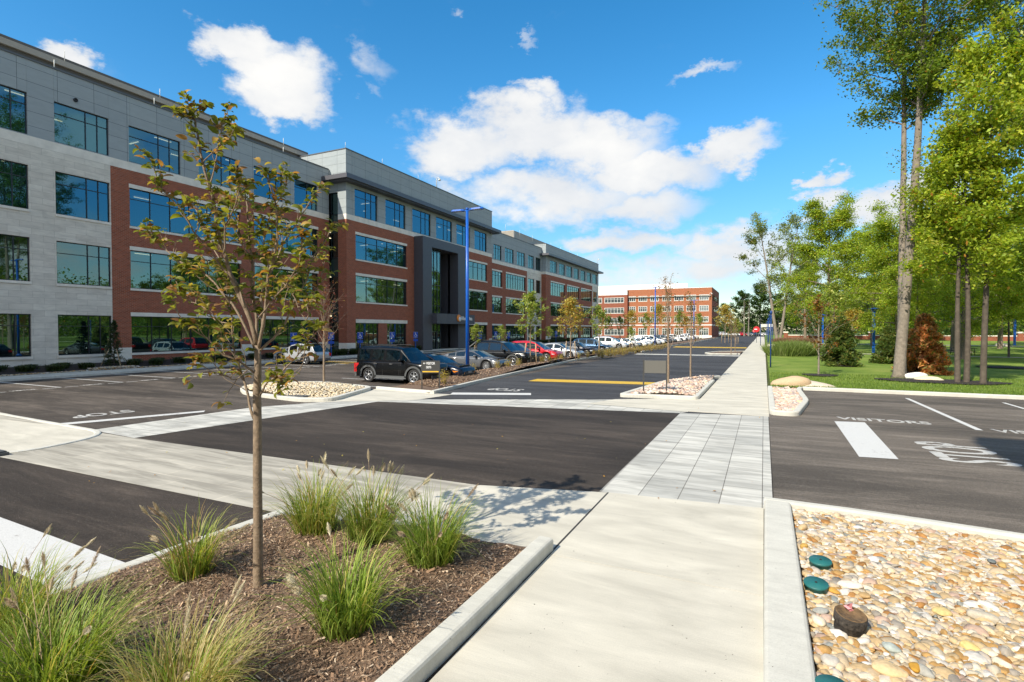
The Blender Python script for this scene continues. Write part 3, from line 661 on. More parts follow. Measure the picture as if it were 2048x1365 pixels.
# pavilion end faces
def endface(X0,X1,Y,zs,sgn,mats):
    for (c,d),k in zip(zs,mats): MBs[k].quad((X0,Y,c),(X1,Y,c),(X1,Y,d),(X0,Y,d))
endface(-40.85,XP,YP0,((.1,1.35),(1.35,14.4),(14.4,14.95),(14.95,18.35)),1,('band','brick','band','panel'))
endface(-47.5,XP,YP0,((18.35,21.7),),1,('panel',)); endface(-42.2,-40.85,YP0,((17.3,18.35),),1,('panel',))
gs=MB(); gs.box(-42.05,-40.85,YP0+.25,YP0+.3,.1,17.3); gs.build('glass_strip','spandrel',bld)
for z in (1.0,5.8,10.4,15.0):
    mb=MB(); mb.box(-42.0,-40.88,YP0+.17,YP0+.24,z,z+.05); mb.box(-42.0,-40.88,YP0+.17,YP0+.24,z+2.6,z+2.65); mb.box(-42.0,-41.94,YP0+.17,YP0+.24,z+.05,z+2.6); mb.box(-40.94,-40.88,YP0+.17,YP0+.24,z+.05,z+2.6)
    f=mb.build('window','frame',bld); g=MB(); g.quad((-41.94,YP0+.2,z+.05),(-40.94,YP0+.2,z+.05),(-40.94,YP0+.2,z+2.6),(-41.94,YP0+.2,z+2.6)); g.build('pane','glass',f)
for Y in (YP1,): endface(-47.5,XP,Y,((.1,14.4),(14.4,14.95),(14.95,21.7)),1,('brick','band','panel'))
# vertical panel seams (thin light cover strips) on parapets
sm=MB()
for y in (17.3,18.7,21.9,23.3,27.1,28.5,32.3,33.8,36.9,38.4,41.3): sm.box(XW,XW+.012,y-.018,y+.018,17.7,19.74)
for y in (44.3,48.7,54,59.2,64.5,69.6,74.2): sm.box(XP,XP+.012,y-.018,y+.018,18.9,21.68)
sm.build('panel_seam','panel',bld)
cop.box(-47.5,XP+.05,YP0-.05,YP1+.05,21.703,21.80)
cn=MB(); cn.box(-43.3,XP+1.15,YP0-1.15,YP1+1.1,18.35,18.8); cn.box(-43.2,XP+.9,YP0-.9,YP1+.9,18.22,18.348); cn.build('cornice','cornice',bld)
# portal
px=-38.35; pt=MB()
pt.box(XP-.3,px,54.9,56.9,.15,14.45); pt.box(XP-.3,px,63.3,65.3,.15,14.45); pt.box(XP-.3,px,56.903,63.297,13.3,14.453)
pt.box(XP-.3,px+.75,56.903,63.297,3.55,4.85); pt.box(px+.003,px+.75,63.3,66.6,3.553,4.85)
pt.build('entrance_portal','portal',bld)
cw=MB()
XG=XP+.5; XH=-41.3
for y in (56.95,57.7,58.5,59.3,60.06): cw.box(XG-.05,XG+.06,y-.035,y+.035,.2,13.3)
for z in (3.45,4.9,5.9,8.6,10.4,13.0): cw.box(XG-.04,XG+.05,56.9,60.1,z-.035,z+.035)
f=cw.build('curtain_wall','frame',bld); g=MB(); g.quad((XG,56.9,.2),(XG,60.1,.2),(XG,60.1,13.3),(XG,56.9,13.3)); g.build('pane','glass',f)
for z in (5.6,9.9): window(bld,XH+.16,60.6,62.6,z,z+3.2,[.5],.25,'glass')
pt=MB(); pt.box(XP-2.0,XP-.3,56.6,56.9,.15,13.6); pt.box(XP-2.0,XP-.3,63.3,63.6,.15,13.6); pt.box(XP-2.0,XP-.3,56.9,63.3,13.3,13.6); pt.box(XH-.3,XH,60.1,63.3,.2,13.3); pt.box(XH,XG-.06,60.101,60.2,.2,13.3); pt.build('entrance_reveal','portal',bld)
d=MB()
for y in (57.0,58.0,59.0): d.box(XG+.06,XG+.12,y,y+.07,.2,2.5); d.box(XG+.06,XG+.12,y+.9,y+.97,.2,2.5); d.box(XG+.06,XG+.12,y+.07,y+.9,2.42,2.5)
dd=d.build('entrance_door','frame',bld)
# sign lettering
sg=MB(); sx_=px+.76; yc,zc=64.35-.6,4.33
sg.lathe([(0,0),(.48,0),(.48,.08),(0,.08)],24,T=Matrix.Translation((sx_,yc-1.6,zc))@Matrix.Rotation(math.pi/2,4,'Y')); s1=sg.build('logo_disc','orange',bld,recalc=True)
sg=MB(); sg.lathe([(0,.081),(.30,.081),(.30,.11),(0,.11)],20,T=Matrix.Translation((sx_,yc-1.42,zc-.16))@Matrix.Rotation(math.pi/2,4,'Y')); sg.build('logo_disc_centre','signwhite',bld,recalc=True)
text_mesh('sign_lettering','AllianceData','signwhite',3.1,.52,(sx_,yc-1.05,zc-.26),(0,1,0),(0,0,1),bld,thick=.06)
flush_walls()
# right wing
XR=XW; YR0,YR1=76.0,102.6
rh=[]; rw=[]
for a,b in ((81,84),(85.4,89.1),(90.5,94.2),(95.7,98.6),(99.6,102.2)): rh.append((a,b,14.95,17.5,'panel')); rw.append((a,b,14.95,17.5,[.33,.67],'glass',.25))
for a,b,n,k in ((78.5,84.2,5,'brick'),(85.8,94.4,8,'brick'),(95.8,98.8,2,'lime'),(99.8,102.2,2,'lime')):
    for c,d in ((10.25,12.9),(5.75,8.4)): rh.append((a,b,c,d,k)); rw.append((a,b,c,d,[q/n for q in range(1,n)],'glass',.25))
    rh.append((a,b,.5,3.5,k)); rw.append((a,b,.5,3.5,[q/n for q in range(1,n)],'glass',.25))
    if k=='brick':
        for c,d in ((10.25,12.9),(5.75,8.4),(.6,3.5)): trim(MBs['band'],XR,a-.05,b+.05,d,d+.28)
        for c in (10.25,5.75): trim(MBs['band'],XR,a-.05,b+.05,c-.16,c,.07)
def mfr(y,z):
    if z>14.8: return 'panel'
    if z>14.2: return 'band'
    if y>95.2: return 'lime'
    return 'brick'
wall_holes(MBs,XR,YR0,YR1,.1,19.7,rh,mfun=(mfr,[95.2],[14.2,14.8]))
for a,b,c,d,cols,gl,tr in rw: window(bld,XR,a,b,c,d,cols,tr,gl)
cop.box(XR-.5,XR+.06,YR0,YR1,19.703,19.82)
flush_walls()
# second pavilion
XQ=-41.0; YQ0,YQ1=102.6,141.3
K=XQ/-39.7
def yq(pxz): return onX(970+pxz/5.25,600,XQ)[0]
qh=[]; qw=[]
for a,b in ((683,753),(777,837),(855,912),(932,984),(1003,1052),(1069,1114),(1127,1173)): qh.append((yq(a),yq(b),15.0,17.5,'panel')); qw.append((yq(a),yq(b),15.0,17.5,[.25,.5,.75],'glass',.25))
for a,b,n,k in ((690,838,6,'brick'),(862,988,6,'brick'),(1008,1118,6,'brick'),(1134,1175,2,'lime')):
    for c,d in ((10.1,12.9),(5.7,8.4),(.5,3.6)): qh.append((yq(a),yq(b),c,d,k)); qw.append((yq(a),yq(b),c,d,[q/n for q in range(1,n)],'glass',.25))
    if k=='brick':
        for c,d in ((10.1,12.9),(5.7,8.4),(.6,3.6)): trim(MBs['band'],XQ,yq(a)-.05,yq(b)+.05,d,d+.28)
yl=yq(1126)
def mfq(y,z):
    if z>14.85: return 'panel'
    if z>14.3: return 'band'
    if y>yl: return 'lime'
    if z<1.4 and y<yq(690): return 'band'
    return 'brick'
wall_holes(MBs,XQ,YQ0,YQ1,.1,18.1,qh,mfun=(mfq,[yl,yq(690)],[1.4,14.3,14.85]))
wall_holes(MBs,XQ,YQ0,YQ1,18.1,20.6,[],mi='panel')
for a,b,c,d,cols,gl,tr in qw: window(bld,XQ,a,b,c,d,cols,tr,gl)
endface(-47.5,XQ,YQ0,((.1,14.3),(14.3,14.85),(14.85,20.6)),1,('brick','band','panel')); endface(-62,XQ,YQ1,((.1,14.3),(14.3,20.6)),1,('lime','panel'))
cn=MB(); cn.box(-43.3,XQ+1.1,YQ0-1.0,YQ1+1.1,18.1,18.5); cn.build('cornice','cornice',bld); cop.box(-47.5,XQ+.05,YQ0-.05,YQ1+.05,20.603,20.7)
cop.build('coping','coping',bld)
flush_walls()
# louvre screens (corrugated)
def louvre(mb,X,y0,y1,z0,z1,n):
    h=(z1-z0)/n
    for i in range(n): mb.box(X-.1,X+.12,y0,y1,z0+i*h,z0+i*h+h*.55)
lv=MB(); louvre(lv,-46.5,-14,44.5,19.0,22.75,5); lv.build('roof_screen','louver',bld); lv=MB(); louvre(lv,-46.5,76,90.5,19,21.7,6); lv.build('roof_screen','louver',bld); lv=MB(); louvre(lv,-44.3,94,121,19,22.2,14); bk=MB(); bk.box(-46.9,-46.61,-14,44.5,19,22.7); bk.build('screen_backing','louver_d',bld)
for i in range(14): h=3.2/14; lv.box(-47.5,-44.2,93.95,94.0,19+i*h,19+i*h+h*.6)
lv.box(-47.5,-44.4,94.003,94.1,19,22.2)
lv.build('roof_screen','louver',bld)
# roof, back, interior
rf=MB(); rf.box(-64,XW-.33,Y0L,YQ1,19.0,19.2); rf.box(-64,XP-.4,YP0+.01,YP1-.01,20.9,21.0); rf.box(-64,-63.7,Y0L,YQ1,.1,19); rf.box(-64,XW,Y0L-.1,Y0L,.1,19.7); rf.build('roof','louver',bld)
it=MB(); cl=MB(); lm=MB()
rr=random.Random(5)
for z in (4.45,9.2,13.85,18.3): cl.box(-52,XW-.35,Y0L,YQ1-.1,z,z+.3)
for z in (.15,4.76,9.52,14.17): cl.box(-52,XW-.35,Y0L,YQ1-.1,z+.01,z+.1)
for z in (4.45,9.2,13.85,18.1): cl.box(XW-.34,XP-.35,YP0+.4,56.5,z,z+.3); cl.box(XW-.34,XP-.35,63.7,YP1-.1,z,z+.3)
it.box(-52.2,-52,Y0L,YQ1-.1,.2,18.2)
for y in (22.5,33,42.7,54.5,66,76,85,95,102.5,120): it.box(-51.9,XW-1.5,y,y+.15,.2,18.2)
it.build('interior_wall','inner',bld); cl.build('interior_ceiling','ceil',bld)
nl=0
for z in (4.38,9.12,13.77,18.22):
    for y in np.arange(14,102,3.1):
        for x in (-44.3,-47.2):
            if rr.random()<.62:
                lm.box(x-.06,x+.06,y,y+1.3,z-.04,z) if rr.random()<.7 else lm.box(x-.6,x+.6,y,y+.12,z-.04,z); nl+=1
lm.build('ceiling_lights','lamp_on',bld)['kind']='stuff'
# lightning rods, cameras, exhaust vents on wall
rd=MB()
for y in (15.8,21.4,28.2,35,41): rd.tube([(-46.5,y,22.4),(-46.5,y,23.2)],.025,5); 
for y in (43.05,49,56,63,70): rd.tube([(XP-.1,y,21.8),(XP-.1,y,22.4)],.022,5)
for y in (18.7,25,31,37): rd.tube([(XW-.1,y+.1,19.8),(XW-.1,y+.1,20.4)],.03,5)
for y in (78,84,90,96,106,112,118,124,130,136): rd.tube([(-41.2,y,20.0),(-41.2,y,21.3)],.022,5)
rd.build('lightning_rods','frame_w',bld)['kind']='stuff'
for y,z in ((19.9,18.2),(42.0,18.3),(75.3,18.2)):
    v=MB(); v.lathe([(0,0),(.13,0),(.13,.1),(.1,.12),(.09,.02),(0,.02)],12,T=Matrix.Translation((XW if y<43 else XP,y,z))@Matrix.Rotation(math.pi/2,4,'Y')); v.build('wall_vent','frame',bld,recalc=True)
def dome_camera(loc,par,s=1.0):
    m=MB(); m.tube([loc,(loc[0],loc[1],loc[2]+1.2*s),(loc[0]+.2*s,loc[1],loc[2]+1.4*s),(loc[0]+.45*s,loc[1],loc[2]+1.3*s)],.05*s,6); m.lathe([(0,0),(.16*s,.02),(.2*s,.12*s),(.14*s,.26*s),(0,.3*s)],10,center=(loc[0]+.45*s,loc[1],loc[2]+.95*s)); return m.build('roof_camera','frame_w',par)
dome_camera((XP-.3,60.5,21.8),bld); dome_camera((XQ-.1,YQ1-1,20.7),bld)
# ================= FAR BRICK BUILDING =================
far=thing('brick_office_building','distant four-storey orange brick office building with white framed windows beyond the road','building',(0,0,0))
YF=182.0
def fx(pxz,Y=YF): d=ray(1180+pxz/7.314,650); return d.x/d.y*Y
def fz(pyz,pxz,Y=YF): d=ray(1180+pxz/7.314,550+pyz/7.314); return d.z/d.y*Y+H0
FB={k:MB() for k in ('brick_o','brick_r','whitewall','frame_w')}
ztop=16.4; zb=-.05
cols7=[(548,665),(708,833),(880,1003),(1055,1183),(1230,1363),(1410,1548),(1597,1732)]
frows=[(fz(370,1660),fz(290,1660)),(fz(530,1660),fz(448,1660)),(fz(690,1660),fz(610,1660)),(.9,fz(780,1660))]
fh=[]
def yface(mbs,Y,x0,x1,z0,z1,holes,key):
    xs=sorted(set([x0,x1]+[h[0] for h in holes]+[h[1] for h in holes])); zs=sorted(set([z0,z1]+[h[2] for h in holes]+[h[3] for h in holes]))
    for a,b in zip(xs[:-1],xs[1:]):
        for c,d in zip(zs[:-1],zs[1:]):
            if any(h[0]<(a+b)/2<h[1] and h[2]<(c+d)/2<h[3] for h in holes): continue
            mbs[key].quad((a,Y,c),(b,Y,c),(b,Y,d),(a,Y,d))
    for h in holes:
        a,b,c,d=h[:4]; q=Y+.3; m=mbs[key]; m.quad((a,Y,c),(a,q,c),(b,q,c),(b,Y,c)); m.quad((a,Y,d),(b,Y,d),(b,q,d),(a,q,d)); m.quad((a,Y,c),(a,Y,d),(a,q,d),(a,q,c)); m.quad((b,Y,c),(b,q,c),(b,q,d),(b,Y,d))
def ywindow(root,Y,x0,x1,z0,z1,n,rr):
    mb=MB(); t=.13; a,b=Y-.03,Y+.12
    mb.box(x0-.05,x1+.05,a,b,z0-.1,z0+t); mb.box(x0-.05,x1+.05,a,b,z1-t,z1+.05); mb.box(x0-.05,x0+t,a,b,z0+t,z1-t); mb.box(x1-t,x1+.05,a,b,z0+t,z1-t)
    for i in range(1,n): x=x0+(x1-x0)*i/n; mb.box(x-t*.5,x+t*.5,a+.02,b,z0+t,z1-t)
    zt=z1-(z1-z0)*.33; mb.box(x0+t,x1-t,a+.03,b,zt-.04,zt+.04)
    f=mb.build('window','frame_w',root); g=MB(); g.quad((x0,Y+.1,z0),(x1,Y+.1,z0),(x1,Y+.1,z1),(x0,Y+.1,z1)); g.build('pane','glass_far',f)
    bl=MB()
    for i in range(n):
        h=rr.choice([.25,.45,.45,.7,1.0]); xa=x0+(x1-x0)*i/n+.1; xb=x0+(x1-x0)*(i+1)/n-.1; bl.box(xa,xb,Y+.2,Y+.24,z1-(z1-z0)*h,z1)
    bl.build('blinds','glassblind',f)
MT['glassblind']=pmat('pale blinds',(.5,.56,.50),.8)
rr=random.Random(2)
xs7=[(fx(a),fx(b)) for a,b in cols7]; hR=[(a,b,c,d) for a,b in xs7 for c,d in frows]
XFc=fx(545); XFr=fx(1780)
yface(FB,YF,XFc,XFr,zb,ztop,hR,'brick_o')
for a,b in xs7:
    for c,d in frows: ywindow(far,YF,a,b,c,d,4 if b-a<6 else 5,rr)
YL=YF-1.2
zl=14.7
hl=[(fx(a,YL),fx(b,YL),c,d) for a,b in ((90,173),(212,495)) for c,d in ((fz(412,350,YL),fz(337,350,YL)),(fz(565,350,YL),fz(485,350,YL)),(fz(710,350,YL),fz(632,350,YL)),(.9,fz(795,350,YL)))]
yface(FB,YL,-95,fx(545,YL),zb,zl,hl,'brick_r')
for h in hl: ywindow(far,YL,h[0],h[1],h[2],h[3],6 if h[1]-h[0]>6 else 2,rr)
FB['brick_r'].quad((fx(545,YL),YL,zb),(fx(545,YL),YF,zb),(fx(545,YL),YF,zl),(fx(545,YL),YL,zl))
# right side wall in the darker brick, its shade put into the colour
FB['brick_r'].quad((XFr,YF,zb),(XFr,212,zb),(XFr,212,ztop),(XFr,YF,ztop))
FB['whitewall'].box(-95,fx(540,YL),YL+.3,YL+.6,zl-.3,zl+2.0); FB['whitewall'].box(-95,fx(1425,190),189.5,190,ztop-2,fz(138,1420,190)+.3); FB['whitewall'].box(XFc,XFr+.05,YF-.05,YF+.3,ztop,ztop+.15); FB['whitewall'].box(XFr-.3,XFr+.05,YF+.3,212,ztop,ztop+.15)
FB['whitewall'].box(XFc,XFr+.06,YF-.06,YF+.02,4.15,4.45); FB['whitewall'].box(-95,fx(545,YL)+.06,YL-.06,YL+.02,4.15,4.45); FB['whitewall'].box(XFr-.02,XFr+.06,YF+.02,212,4.15,4.45); FB['whitewall'].box(XFc,XFr+.06,YF-.07,YF-.001,-.05,.9)
FB['brick_r'].quad((-95,212,zb),(XFr,212,zb),(XFr,212,ztop),(-95,212,ztop)); FB['brick_r'].quad((-95,YL,zb),(-95,212,zb),(-95,212,zl),(-95,YL,zl))
MB_=MB(); MB_.box(-95,XFr-.3,YL+.7,212,zl-1,zl-.8); MB_.build('roof','louver',far)
sw=MB()
for y in (186,191,196,201,206):
    for c,d in frows[:3]: sw.box(XFr,XFr+.06,y,y+2.4,c,d)
sw.build('side_windows','glass_far',far)['kind']='stuff'
for k,n_ in (('brick_o','brick_wall'),('brick_r','dark_and_shaded_brick_wall'),('whitewall','white_parapet')): FB[k].build(n_,k,far)
dome_camera((XFr-.6,YF-.5,12.9),far,1.3)
# park boundary wall
bw=thing('brick_park_wall','low red brick wall with pale stone coping and pillars at the far end of the park','wall',(0,0,0))
m1=MB(); m2=MB(); y=150
for i,x in enumerate(np.arange(4.5,120,9.0)): m1.box(x,x+.9,y,y+.9,-.1,2.0); m2.box(x-.1,x+1.0,y-.1,y+1.0,2.0,2.3); m1.box(x+.9,x+9.0,y+.2,y+.6,-.1,1.3); m2.box(x+1.001,x+8.9,y+.15,y+.65,1.3,1.5)
m1.build('brick_wall','brick_r',bw); m2.build('stone_coping','band',bw)
# ================= VEGETATION =================
def leaf_quads(rng,C,size,up=.4,asp=.55,fold=.0):
    """rhombic leaf quads at centres C; returns (4N,3)"""
    n=len(C); nrm=rng.normal(size=(n,3)); nrm[:,2]=np.abs(nrm[:,2])+up*1.5; nrm/=np.linalg.norm(nrm,axis=1)[:,None]
    t=rng.normal(size=(n,3)); t-=nrm*(t*nrm).sum(1)[:,None]; t/=np.linalg.norm(t,axis=1)[:,None]+1e-9; b=np.cross(nrm,t)
    s=(size*rng.uniform(.6,1.35,n))[:,None]
    P=np.empty((n,4,3)); P[:,0]=C-t*s*.5; P[:,1]=C+b*s*asp*.5-nrm*s*.08; P[:,2]=C+t*s*.5-nrm*s*.15; P[:,3]=C-b*s*asp*.5-nrm*s*.08
    return P.reshape(-1,3)
def leaf_cols(rng,n,palette,weights,jit=.18):
    pal=np.array(palette); idx=rng.choice(len(pal),size=n,p=np.array(weights)/sum(weights)); c=pal[idx]*rng.uniform(1-jit,1+jit,(n,1))*rng.uniform(.92,1.08,(n,3)); return np.repeat(c,4,axis=0)
def limb(rng,p0,dirn,length,curve=.25,seg=5,up=.15):
    pts=[np.array(p0,float)]; d=np.array(dirn,float); d/=np.linalg.norm(d)
    for i in range(seg):
        d=d+rng.normal(size=3)*curve/seg*1.6+np.array([0,0,up/seg]); d/=np.linalg.norm(d); pts.append(pts[-1]+d*length/seg)
    return pts
def make_tree(name,seed,h,r0,crown0,prof,palette,wts,nl,leaf,bark='bark',nlimb=22,spread=.45,lean=(0,0),up=.35,angle=1.0,twin=None,subs=5,fork=None,leafup=.4,trunktop=.97,droop=.1,ivy=None,clus=None,wob=.02):
    """tapered trunk, limbs and side branches; leaves sit in clusters along the branches. prof(t)->crown radius"""
    rng=np.random.default_rng(seed); mb=MB(); cl=[]; T=[]
    trunks=[((0,0),lean,r0,h)] if twin is None else twin
    for (bx,by),ln,rr0,hh in trunks:
        k=10; pts=[]; ph=rng.uniform(0,6)
        for i in range(k+1):
            t=i/k; pts.append(np.array([bx+ln[0]*t+wob*hh*.5*math.sin(ph+4*t)*t,by+ln[1]*t+wob*hh*.5*math.cos(ph+3*t)*t,hh*trunktop*t]))
        rad=[rr0*(1.35 if i==0 else 1.0)*(1-.86*(i/k)**1.1)+.008 for i in range(k+1)]
        pts.insert(1,pts[0]+(pts[1]-pts[0])*.12); rad[0]=rr0*1.45; rad.insert(1,rr0*1.05)
        mb.tube(pts,rad,9)
        def at(t,pts=pts,k=len(pts)-1):
            z=t*hh*trunktop
            for a,b in zip(pts[:-1],pts[1:]):
                if a[2]<=z<=b[2]+1e-6: return a+(b-a)*((z-a[2])/max(1e-6,b[2]-a[2]))
            return pts[-1]
        n=nlimb
        for i in range(n):
            t=crown0+(1-crown0)*((i+rng.uniform(.1,.9))/n)**.95; t=min(t,.985); p=at(t); tt=(t-crown0)/(1-crown0)
            R=prof(tt)*rng.uniform(.7,1.12); az=i*2.4+rng.uniform(-.5,.5); el=up*angle+tt*.75+rng.uniform(-.12,.15)
            d=np.array([math.cos(az)*math.cos(el),math.sin(az)*math.cos(el),math.sin(el)]); L=R/max(.35,math.cos(el))
            L=min(L,R*1.9)
            q=limb(rng,p,d,L,.35,6,-droop+.15); rr=max(.012,rr0*(1-t)*.42+rr0*.05); mb.tube(q,[rr*(1-.8*j/6) for j in range(7)],5,cap=False)
            for j in range(subs):
                u=.25+.75*(j+rng.uniform(0,.9))/subs; u=min(u,.99); a=int(u*6); pp=q[a]+(q[min(a+1,6)]-q[a])*(u*6-a)
                dd=(q[min(a+1,6)]-q[a]); dd=dd/np.linalg.norm(dd); sd=np.cross(dd,rng.normal(size=3)); sd/=np.linalg.norm(sd)+1e-9
                e=dd*.55+sd*.8+np.array([0,0,.12]); s=limb(rng,pp,e,L*rng.uniform(.22,.42)*(1.15-u*.4),.4,3,.1); mb.tube(s,[rr*.38*(1-.25*k2) for k2 in range(4)],4,cap=False)
                for w_ in s[1:]: cl.append(w_)
            cl.append(q[-1]); cl.append(q[4])
        cl.append(pts[-1])
    cl=np.array(cl); 
    cr=(clus if clus else spread)*.72
    w=rng.gamma(1.3,1,len(cl)); w/=w.sum(); idx=rng.choice(len(cl),size=nl,p=w)
    C=cl[idx]+rng.normal(size=(nl,3))*np.array([1,1,.62])*cr*rng.uniform(.4,1.2,(nl,1))
    # colour: per cluster tint and per leaf tint
    tint=rng.uniform(.72,1.22,(len(cl),1))[idx]
    V=leaf_quads(rng,C,leaf,leafup); c=leaf_cols(rng,nl,palette,wts)*np.repeat(tint,4,axis=0)
    if ivy:
        ni,z0,z1,ri=ivy; zz=rng.uniform(z0,z1,ni); k=rng.integers(0,len(trunks),ni); P=np.zeros((ni,3))
        for i in range(ni):
            (bx,by),ln,rr0,hh=trunks[k[i]]; t=zz[i]/(hh*trunktop); P[i]=(bx+ln[0]*t,by+ln[1]*t,zz[i])
        keep=(np.sin(zz*1.7)+np.sin(zz*3.1+k)>-.4); P=P[keep]; P[:,:2]+=rng.normal(size=(len(P),2))*ri
        V=np.vstack([V,leaf_quads(rng,P,leaf*.8,leafup)]); c=np.vstack([c,leaf_cols(rng,len(P),palette,wts)])
    root=thing(name,None,None)
    mb.build('trunk',bark,root); np_mesh('crown',V,4,'leaf',c,root)
    return root
def setup(root,loc,rz,label,cat='tree',group=None,scale=None):
    root.location=loc; root.rotation_euler=(0,0,rz); tag(root,label,cat,group)
    if scale is not None: root.scale=(scale,)*3 if isinstance(scale,(int,float)) else scale
    return root
GREEN=[(.15,.23,.035),(.21,.30,.045),(.10,.17,.03),(.29,.34,.055),(.42,.2,.05)]
YG=[(.31,.41,.04),(.38,.48,.05),(.22,.32,.035),(.50,.52,.07),(.55,.28,.05)]
DK=[(.045,.095,.025),(.07,.13,.03),(.11,.18,.04),(.03,.06,.02)]
PALE=[(.22,.28,.08),(.3,.36,.11),(.14,.19,.05),(.42,.42,.16)]
AUT=[(.30,.13,.03),(.36,.22,.04),(.16,.17,.03),(.24,.08,.03)]
def egg(a,b=.75): return lambda t: a*(.35+.65*math.sin(math.pi*min(1,(t*.85+.12))))*(1 if t<.9 else b)
def gz(x,y): 
    return lawnz(x,y) if x>.3 and y>27.6 else 0
def GL(px,py): 
    x,y=G(px,py,.1); return (x,y,gz(x,y)-.03)
# -- park trees --
xA=GL(1797,757)
tA=make_tree('tall_tree',11,25,.42,.56,lambda t:1.5+3.6*min(1,t*1.7),GREEN,[4,4,2,1.5,.12],66000,.17,'bark_l',nlimb=40,spread=.5,twin=[((0,0),(1.3,.3),.27,26),((.25,.45),(-.15,1.2),.21,25)],subs=6,ivy=(1500,4.5,14,.28),up=.5)
setup(tA,xA,0,'tallest park tree, two crossing bare trunks with ivy, crown high above the lawn')
tB=make_tree('park_tree',21,11.2,.12,.46,lambda t:2.35*(.5+.5*math.sin(math.pi*min(1,t+.15)))*(1-.2*t),YG,[4,4,2,1.5,.2],17000,.17,'bark_d',nlimb=22,spread=.42,subs=6,wob=.035,up=.15)
B=[((1915,768),1.0,'leftmost slender trunk of the close group of three by the dark mulch'),((1933,768),1.03,'middle slender trunk of the close group of three by the dark mulch'),((1966,770),1.08,'right hand thicker grey trunk of the close group of three standing in dark mulch')]
for i,((px,py),s,l) in enumerate(B):
    o=tB if i==0 else dup(tB,(0,0,0)); setup(o,GL(px,py),[.5,2.6,4.4][i],l,group='yellow-green trees rising from the dark mulch ring',scale=(s,s,[1.0,1.12,1.42][i]))
tC=make_tree('forked_tree',31,21.5,.32,.34,lambda t:5.0*(.4+.6*math.sin(math.pi*min(1,t+.1))),PALE,[3,3,2,1],13000,.30,'bark_l',nlimb=13,spread=.7,twin=[((0,0),(-3.0,0),.30,20.5),((.2,0),(2.6,.4),.26,21)],subs=5)
x,y=atD(1556,690,92)[:2]
setup(tC,(x,y,0),0,'airy pale-barked tree forking into two trunks beside the far end of the walk')
tD=make_tree('broad_tree',41,18.5,.32,.22,lambda t:6.6*(.55+.45*math.sin(math.pi*min(1,t+.2)))*(1-.35*t),YG,[4,3,3,1,.1],40000,.25,'bark',nlimb=30,spread=.75,subs=6,up=.1)
x,y=atD(1655,690,72)[:2]; setup(tD,(x,y,.1),0,'broad bright green tree in the middle of the park behind the grass mound')
# further mid trees: (px, depth, scale, rot, kind, label)
far_specs=[(1745,84,.95,1.2,'D','bright green tree directly behind the blue lantern post'),
(1858,60,.86,2.2,'D','bright tree behind the orange-brown conifer, crown touching the tall twin tree'),
(2060,46,1.0,.7,'B','low-crowned tree at the right edge behind the group of three'),
(2105,31,.95,2.1,'A','very tall tree cut off by the right edge, crown hanging into the upper corner'),
(2000,74,.95,3.9,'D','dense green tree behind the three slender trunks'),
(1700,112,1.0,5.1,'C','thin pale-trunked tree in the back of the park left of the lantern'),
(1610,118,1.0,2.0,'D','rounded tree at the back of the park behind the broad bright tree'),
(1805,112,1.1,.4,'D','dark-shaded tree at the back behind the picnic tables'),
(1935,118,1.15,3.3,'D','tree at the back of the park beyond the old stump tree'),
(2085,84,1.15,1.5,'D','bushy tree beyond the lawn at the right edge of the view'),
(2150,55,1.1,4.0,'D','large tree standing just outside the right side of the lawn'),
(1795,60,.82,2.9,'D','dense tree directly behind the two crossing trunks'),
(1925,49,.62,4.4,'D','bushy tree filling the gap behind the group of three'),
(1830,47,.72,5.6,'B','slender straight tree beside the orange-brown conifer'),
(2018,52,.8,1.1,'B','thin dark leaning trunk right of the tree trio')]
src={'A':tA,'B':tB,'C':tC,'D':tD}
for px,D,s,rz,k,l in far_specs:
    p=atD(px,690,D); x,y=p.x,p.y; dup(src[k],(x,y,gz(x,y)-.1),rz,l,s)
# trees further out of frame to the right: reflected in the office glass and shading the park
off=[(17,14,.85,'D'),(34,33,.62,'D'),(42,20,.7,'D'),(38,45,.7,'A'),(52,38,.8,'D')]
for i,(x,y,s,k) in enumerate(off[1:5]):
    dup(src[k],(x,y,0),i*1.3,['park tree beside the visitor lot right of the view','tree on the far side of the visitor lot','tall twin-trunk tree well right of the mulch ring','wide tree east of the park lawn'][i],s)
# old stump-like tree
tO=make_tree('old_tree',51,11,.62,.3,lambda t:3.6,DK,[2,3,3,1],3500,.3,'bark_l',nlimb=9,spread=.6,subs=3,up=.7)
p=atD(1912,690,66); setup(tO,(p.x,p.y,gz(p.x,p.y)-.1),1,'old thick-trunked tree with a flared foot and forking limbs behind the picnic tables')
